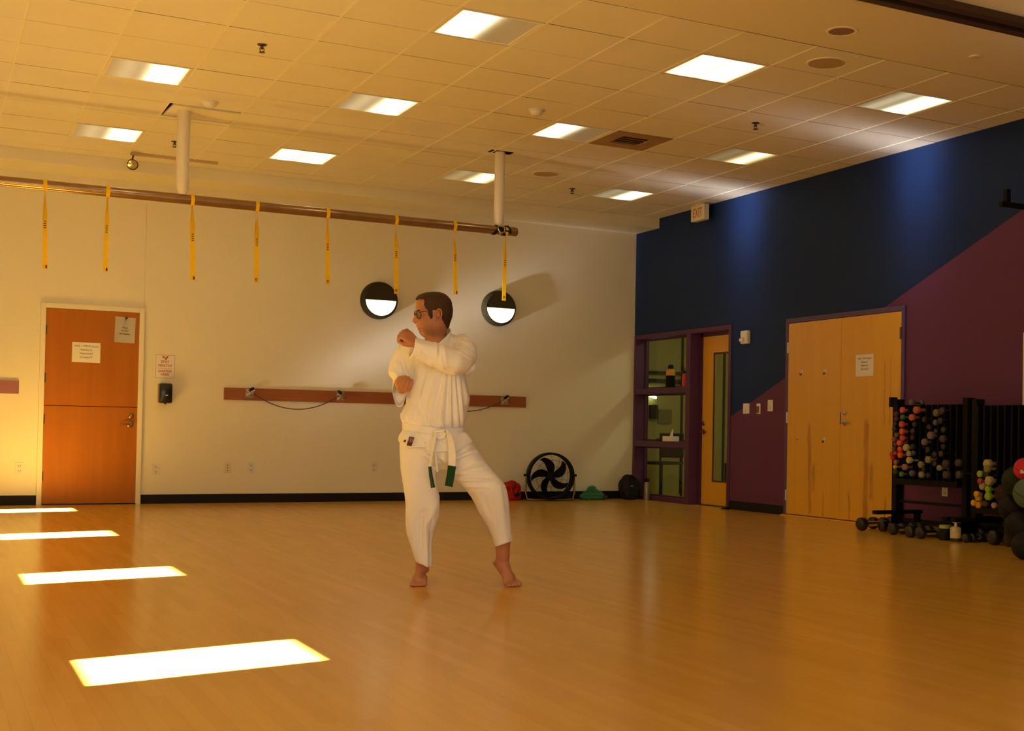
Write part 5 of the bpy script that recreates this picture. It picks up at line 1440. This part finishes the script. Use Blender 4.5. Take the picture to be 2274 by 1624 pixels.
# collar band crossing below the throat
cb = MB()
pth = [(957, 775, .085), (951, 764, .045), (953, 752, -.02), (966, 742, -.070), (986, 736.5, -.078), (999, 737.5, -.045), (1000.5, 744, -.005), (994, 754, .040), (984, 764, .072), (973, 774, .098), (962, 785, .118)]
pp = [at(*p) for p in pth]
rr = []
for i, p in enumerate(pp):
    t = (pp[min(i+1, len(pp)-1)]-pp[max(i-1, 0)]).normalized()
    c = at(972, p.z and pth[i][1], -.01)
    out = (p-c); out.z *= .3; out = (out-t*out.dot(t)).normalized(); wd = t.cross(out)
    rr.append([p+out*(.006*math.cos(a))+wd*(.020*math.copysign(abs(math.sin(a))**.6, math.sin(a))) for a in [2*PI*k/16 for k in range(16)]])
cb.rings(rr)
part('collar', cb, M_GI, jacket).parent = jacket
# patch with a round emblem
def decal(poly, e, m, name, parent, thick=.002):
    b = MB()
    f = b.bm.faces.new([b.bm.verts.new(at(u, v, e)) for u, v in poly])
    bmesh.ops.recalc_face_normals(b.bm, faces=b.bm.faces)
    bmesh.ops.solidify(b.bm, geom=list(b.bm.faces), thickness=thick)
    return part(name, b, m, parent, angle=30)
pt = decal([(908.5, 969.5), (920, 971.5), (914, 991), (903, 989.5)], .163, M_MAROON, 'crest_patch', fl1)
b = MB()
b.tube([at(911.6+4.2*math.cos(a), 977.4+4.6*math.sin(a), .1665) for a in [2*PI*k/24 for k in range(24)]], .0012, 5, closed=True)
b.tube([at(909.8, 975.5, .1665), at(912, 977, .1665), at(911, 979.5, .1665)], .0011, 5); b.tube([at(913.5, 975.5, .1665), at(911.4, 979.8, .1665)], .0011, 5)
part('emblem', b, mat('emblem_thread', (.55, .42, .34), .7), pt).parent = pt
decal([(897, 977.5), (902, 976.5), (901.5, 981.5), (896.5, 983)], .150, M_MAROON, 'size_tag', jacket)

# -------- belt
bl = MB()
top = lambda u: 938.5+(u-897)*.165 if u < 985 else 953-(u-985)*.10
rows = []
for k in range(72):
    t = 2*PI*k/72
    c, s = math.cos(t), math.sin(t)
    u = 963+67.5*math.copysign(abs(c)**(2/2.3), c); e = .140*math.copysign(abs(s)**(2/2.3), s)
    uu = min(max(u, 897), 1030)
    v0 = top(uu)
    rows.append([at(963+(u-963)*1.01, v0, e*1.02), at(963+(u-963)*1.035, v0+1, e*1.05), at(963+(u-963)*1.035, v0+16, e*1.05), at(963+(u-963)*1.01, v0+17, e*1.02)])
bl.rings(rows, closed=True)
belt = part('belt', bl, M_GI, angle=50)
kn = MB()
kn.chain([(at(966, 960, .160), .014), (at(976, 966, .172), .016), (at(986, 962, .165), .014)], 16)
kn.chain([(at(964, 968, .165), .010), (at(978, 972, .178), .013), (at(992, 966, .160), .010)], 16)
kn.tube([at(968, 960, .178), at(978, 957, .186), at(988, 962, .180), at(986, 971, .182), at(974, 974, .182), at(967, 968, .180)], .0085, 10, closed=True)
part('knot', remesh(kn, 'knot', .003, 4), M_GI, belt).parent = belt
def ribbon(path, width, thick=.005):
    """belt end: path of (u, v, e, face angle) with the ribbon's broad side turned by the angle"""
    P = [at(u, v, e) for u, v, e, a in path]; rr = []
    for i, (u, v, e, a) in enumerate(path):
        t = (P[min(i+1, len(P)-1)]-P[max(i-1, 0)]).normalized()
        w = S_*math.cos(a)+E_*math.sin(a); w = (w-t*w.dot(t)).normalized(); n = t.cross(w)
        rr.append([P[i]+w*(width/2)-n*thick/2, P[i]+w*(width/2)+n*thick/2, P[i]-w*(width/2)+n*thick/2, P[i]-w*(width/2)-n*thick/2])
    return MB().rings(rr)
BW = .042
tl = part('belt_end', ribbon([(975, 963, .178, .3), (969, 961, .188, .8), (965, 972, .190, 1.1), (961, 995, .188, 1.2), (956.5, 1018, .185, 1.25), (954.5, 1037, .185, 1.2)], BW), M_GI, belt, angle=50); tl.parent = belt
part('green_tip', ribbon([(954.3, 1036.5, .185, 1.18), (957, 1058, .188, 1.08), (961.8, 1083.5, .190, 1.0)], BW*1.02, .0075), M_GREEN, tl, angle=40).parent = tl
tr_ = part('belt_end', ribbon([(980, 962, .180, .2), (990, 958, .190, .5), (998, 967, .192, .7), (1002.5, 985, .190, .45), (1004.5, 1008, .188, .25), (1003.8, 1036, .186, .15)], BW), M_GI, belt, angle=50); tr_.parent = belt
part('green_tip', ribbon([(1003.9, 1035, .186, .15), (1000.5, 1058, .188, .15), (996.2, 1080.5, .190, .15)], BW*1.03, .0075), M_GREEN, tr_, angle=40).parent = tr_

# -------- trousers
tr = MB()
tr.rings([sect(v, a, b_, .0, hd, 64, 2.3) for v, a, b_, hd in ((958, 899, 1028, .118), (972, 891, 1040, .126), (985, 887.5, 1049, .130), (1000, 887.5, 1060, .130), (1015, 888.5, 1071, .124), (1026, 889, 1078, .112), (1033, 890, 1083, .095))])
tr.rings([sect(v, a, b_, .0, hd, 48, 2.3) for v, a, b_, hd in ((1020, 930, 1040, .10), (1034, 945, 1022, .085), (1042, 958, 1010, .060), (1046, 968, 1002, .035))])
def leg(rows, inner=.87):
    rr = [sect(v, a, b_, ec, hd, 44, 2.15, dv) for v, a, b_, ec, hd, dv in rows]
    v, a, b_, ec, hd, dv = rows[-1]; v1, a1, b1, ec1, hd1, dv1 = rows[-2]
    m_ = (a+b_)/2; h_ = (b_-a)/2
    rr.append(sect(v, m_-h_*inner, m_+h_*inner, ec, hd*inner, 44, 2.15, dv))
    rr.append(sect(v-8, m_-h_*inner*.95, m_+h_*inner*.95, ec, hd*inner*.95, 44, 2.15, dv))
    tr.rings(rr)
leg([(1000, 889, 975, 0, .105, 0), (1020, 889, 973, .005, .105, 0), (1040, 890, 969.5, .008, .100, 0), (1060, 892.5, 968, .010, .094, 0), (1080, 895.5, 971, .012, .090, 0), (1103, 899, 976.5, .012, .088, 0), (1124, 901, 977, .010, .086, 0), (1148, 901.2, 975, .0, .084, 0),
     (1166, 901.5, 969.5, -.01, .082, 0), (1185, 903, 962.5, -.015, .080, 0), (1205, 909.5, 960, -.018, .077, 0), (1225, 915, 960.2, -.020, .074, 2), (1242, 919.5, 960.5, -.020, .072, 5), (1256, 922.5, 959.5, -.020, .070, 6.5)])
leg([(1005, 978, 1063, .0, .105, 0), (1022, 983, 1075, .015, .104, 0), (1040, 992, 1090, .03, .100, 0), (1054, 1002, 1102, .045, .098, 0), (1066, 1011, 1114, .055, .096, 0), (1078, 1025, 1122.5, .062, .094, 0), (1090, 1036, 1126, .064, .092, 0), (1103, 1045.5, 1128.5, .060, .088, 0), (1118, 1053, 1130, .050, .084, 0),
     (1136, 1061.5, 1131.5, .035, .078, 0), (1155, 1073, 1133.5, .018, .073, 0), (1172, 1084, 1135, .005, .070, 0), (1188, 1092, 1136.3, -.005, .067, -2), (1200, 1096, 1137.5, -.008, .066, -5), (1209, 1099, 1138, -.008, .066, -7)])
tme = remesh(tr, 'trousers', VX, 5)
tf = [(1048, 992, 1018, 1010, 6, 4), (1062, 1006, 1008, 1030, 6, 4.5), (1055, 1000, 1010, 1019, -5, 3.5), (1070, 1022, 1012, 1046, -5, 4), (1085, 1036, 1015, 1052, 5, 4), (1012, 1053, 1075, 1052, 4, 4), (1020, 1066, 1090, 1068, 4, 3.5), (1018, 1060, 1085, 1060, -4, 3), (1035, 1080, 1085, 1082, 3.5, 3), (1030, 1073, 1090, 1075, -4, 3),
      (1062, 1040, 1108, 1062, 3, 6), (1050, 1098, 1065, 1135, -4, 6), (1085, 1105, 1110, 1190, 3, 8), (1070, 1100, 1095, 1150, -4, 8), (1112, 1110, 1122, 1195, 3, 6), (1118, 1080, 1128, 1150, -2.5, 4),
      (935, 996, 958, 1020, -6, 3.5), (928, 990, 960, 1012, 4, 4), (940, 1008, 962, 1032, 4, 4), (945, 1018, 966, 1044, -5, 3.5), (944, 1150, 948, 1255, 6, 4.5), (930, 1150, 925, 1245, -6, 6), (938, 1145, 934, 1250, -4, 4), (958, 1160, 955, 1255, -4, 3.5), (918, 1160, 922, 1240, 4, 5), (970, 1120, 950, 1165, 4, 6), (950, 1135, 935, 1165, -4, 6),
      (905, 1090, 915, 1180, 2.5, 7), (925, 1040, 930, 1110, 2.5, 10), (975, 1012, 1000, 1032, 5, 5), (970, 1020, 995, 1040, -4, 4), (985, 1008, 992, 1040, 4, 5)]
crease(tme, tf)
rumple(tme, .0026, 13, 8.0, (1, 1, .45))
trs = part('trousers', tme, M_GI, angle=80)
part('drawstring', ribbon([(967, 1003, .150, .2), (968.5, 1020, .158, .3), (970, 1036, .162, .2), (972, 1048.5, .165, .4)], .010, .004), M_GI, trs, angle=50).parent = trs
